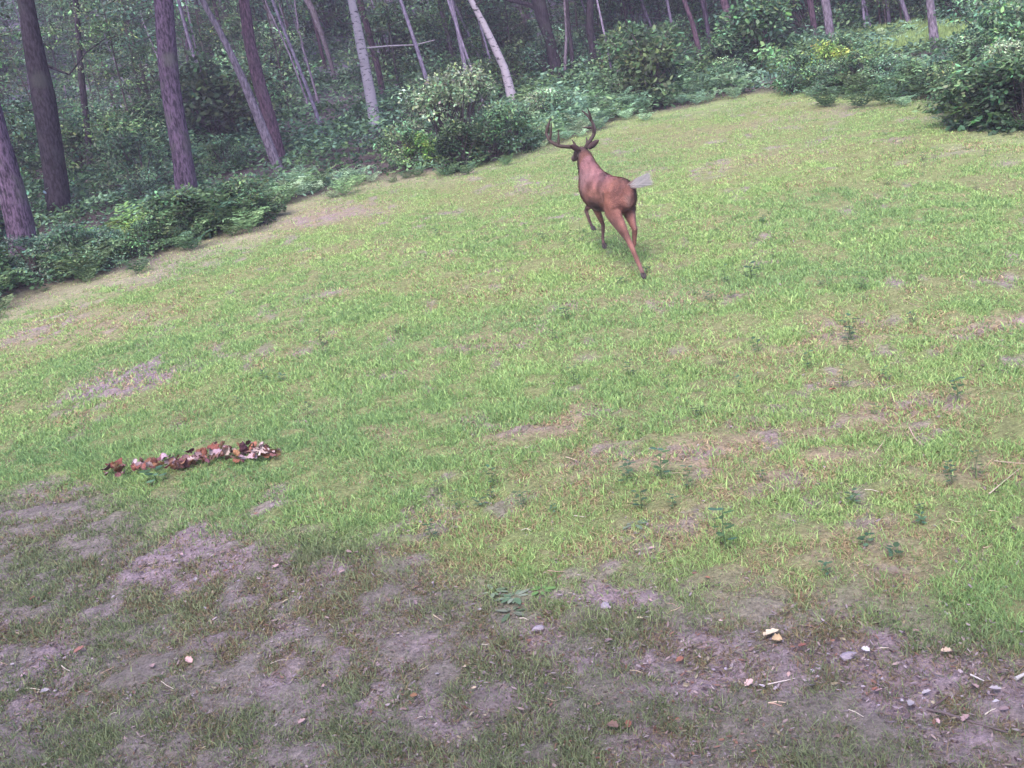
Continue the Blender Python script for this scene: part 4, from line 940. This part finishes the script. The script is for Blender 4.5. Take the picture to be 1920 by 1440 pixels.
    for sg in (1, -1):
        q = MB(); h0 = Vector((.685, -.055, 1.21))
        def pt(f, l, u): return h0+Vector((f, sg*(.02+(l-.02)*(1.5 if sg > 0 else 1.15)), u))
        beam = [pt(0, .03, -.03), pt(-.02, .06, .03), pt(-.03, .13, .055), pt(-.01, .20, .085), pt(.06, .245, .15), pt(.14, .245, .23), pt(.20, .21, .31), pt(.23, .17, .37)]
        if sg < 0: beam = [pt(0, .03, -.03), pt(-.03, .05, .03), pt(-.04, .09, .085), pt(-.02, .14, .14), pt(.04, .175, .20), pt(.12, .18, .275), pt(.18, .155, .35), pt(.21, .12, .40)]
        rb = [.025, .024, .022, .021, .019, .016, .012, .006]; sm_, rs_ = [], []
        for i in range(len(beam)-1):
            p0, p1, p2, p3 = beam[max(i-1, 0)], beam[i], beam[i+1], beam[min(i+2, len(beam)-1)]
            for t_ in (0, .25, .5, .75):
                sm_.append(.5*(2*p1+(p2-p0)*t_+(2*p0-5*p1+4*p2-p3)*t_*t_+(3*p1-p0-3*p2+p3)*t_**3)); rs_.append(rb[i]*(1-t_)+rb[i+1]*t_)
        tube(q, sm_+[beam[-1]], rs_+[rb[-1]], 9, AC, jit=.12)
        for i, v in [(1, (.04, .02, .085)), (3, (-.02, -.02, .18)), (4, (-.04, -.03, .19)), (5, (-.05, -.05, .16))]:
            b = beam[i]; d = Vector((v[0], sg*v[1], v[2])); 
            if sg < 0 and i == 4: d = Vector((.02, .14, .03))
            tube(q, [b-d*.05, b+d*.5+Vector((-.01, 0, 0)), b+d], [.018, .014, .004], 7, AC)
        obj('antler', q.mesh('antler'), M_plain, e)
    # raised white tail, flagged to the right
    b = Vector((-.545, 0, .90)); ax = Vector((-.42, -.80, .22)).normalized(); sd_ = Vector((.25, .25, 1)); sd_ = (sd_-ax*sd_.dot(ax)).normalized()
    q = MB(); tube(q, [b-ax*.03, b+ax*.08, b+ax*.17], [.022, .014, .005], 8, (.10, .045, .04)); obj('tail', q.mesh('tail'), M_plain, e)
    nt_ = 2200; tt = rng.random(nt_)**.8; sg_ = rng.uniform(-1, 1, nt_); bb_ = np.array(b); A_ = np.array(ax); S_ = np.array(sd_); Nn = np.cross(A_, S_)
    base_ = bb_+A_*(.17*tt)[:, None]+S_*(sg_*.010)[:, None]+Nn*(rng.normal(size=nt_)*.006)[:, None]; fan = A_+S_*(sg_*.5)[:, None]+Nn*(rng.normal(size=nt_)*.10)[:, None]
    LL_ = (.10+.035*rng.random(nt_))*(.75+.35*tt); W2 = .0022; sdv = np.cross(fan, Nn); sdv /= np.linalg.norm(sdv, axis=1, keepdims=True)
    V = np.stack([base_-sdv*W2, base_+sdv*W2, base_+fan*LL_[:, None]], 1).reshape(-1, 3); cc_ = np.array((.38, .355, .39))*rng.uniform(.6, 1.2, nt_)[:, None]; dkk = (tt < .22)[:, None]; cc_ = np.where(dkk, np.array((.22, .14, .14)), cc_)
    obj('tail_hair', mk('tail_hair', V, np.arange(nt_)[:, None]*3+np.array([[0, 1, 2]]), np.repeat(cc_, 3, 0)), M_plain, e)
    for lg in (HL, HR, FL, FR):
        a_, b_ = Vector(lg[-2]), Vector(lg[-1]); d = (b_-a_).normalized()
        for s_ in (1, -1):
            q = MB(); o_ = Vector((0, s_*.013, 0)); tube(q, [b_+o_-d*.005, b_+o_+d*.03, b_+o_*.7+d*.062], [.014, .017, .006], 8, (.05, .04, .045)); obj('hoof', q.mesh('hoof'), M_plain, e)
    for sg in (1, -1):
        q = MB(); c_ = Vector((.765, -.048+sg*.055, 1.165)); tube(q, [c_+Vector((0, sg*y_, 0)) for y_ in (-.006, 0, .005, .008)], [.004, .012, .009, .002], 10, (.01, .008, .008)); obj('eye', q.mesh('eye'), M_plain, e)
    tag(e, 'antlered buck running away up the clearing with raised white tail', 'deer')
deer()


# ------------------------------------------------------------------ haze
hz = MB(); x0, x1, y0, y1, z0, z1 = -74, 74, -29, 108, -5, 46
hz.add([(x0, y0, z0), (x1, y0, z0), (x1, y1, z0), (x0, y1, z0), (x0, y0, z1), (x1, y0, z1), (x1, y1, z1), (x0, y1, z1)],
       [[0, 3, 2, 1], [4, 5, 6, 7], [0, 1, 5, 4], [1, 2, 6, 5], [2, 3, 7, 6], [3, 0, 4, 7]])
m, t, o = newmat('haze'); pv = N(t, 'ShaderNodeVolumePrincipled'); pv.inputs['Color'].default_value = (.74, .66, .94, 1)
pv.inputs['Density'].default_value = .0022; t.links.new(pv.outputs[0], o.inputs['Volume'])
ho = obj('haze', hz.mesh('haze', False), m); tag(ho, 'thin bluish haze hanging between the trees', 'haze', kind='stuff')
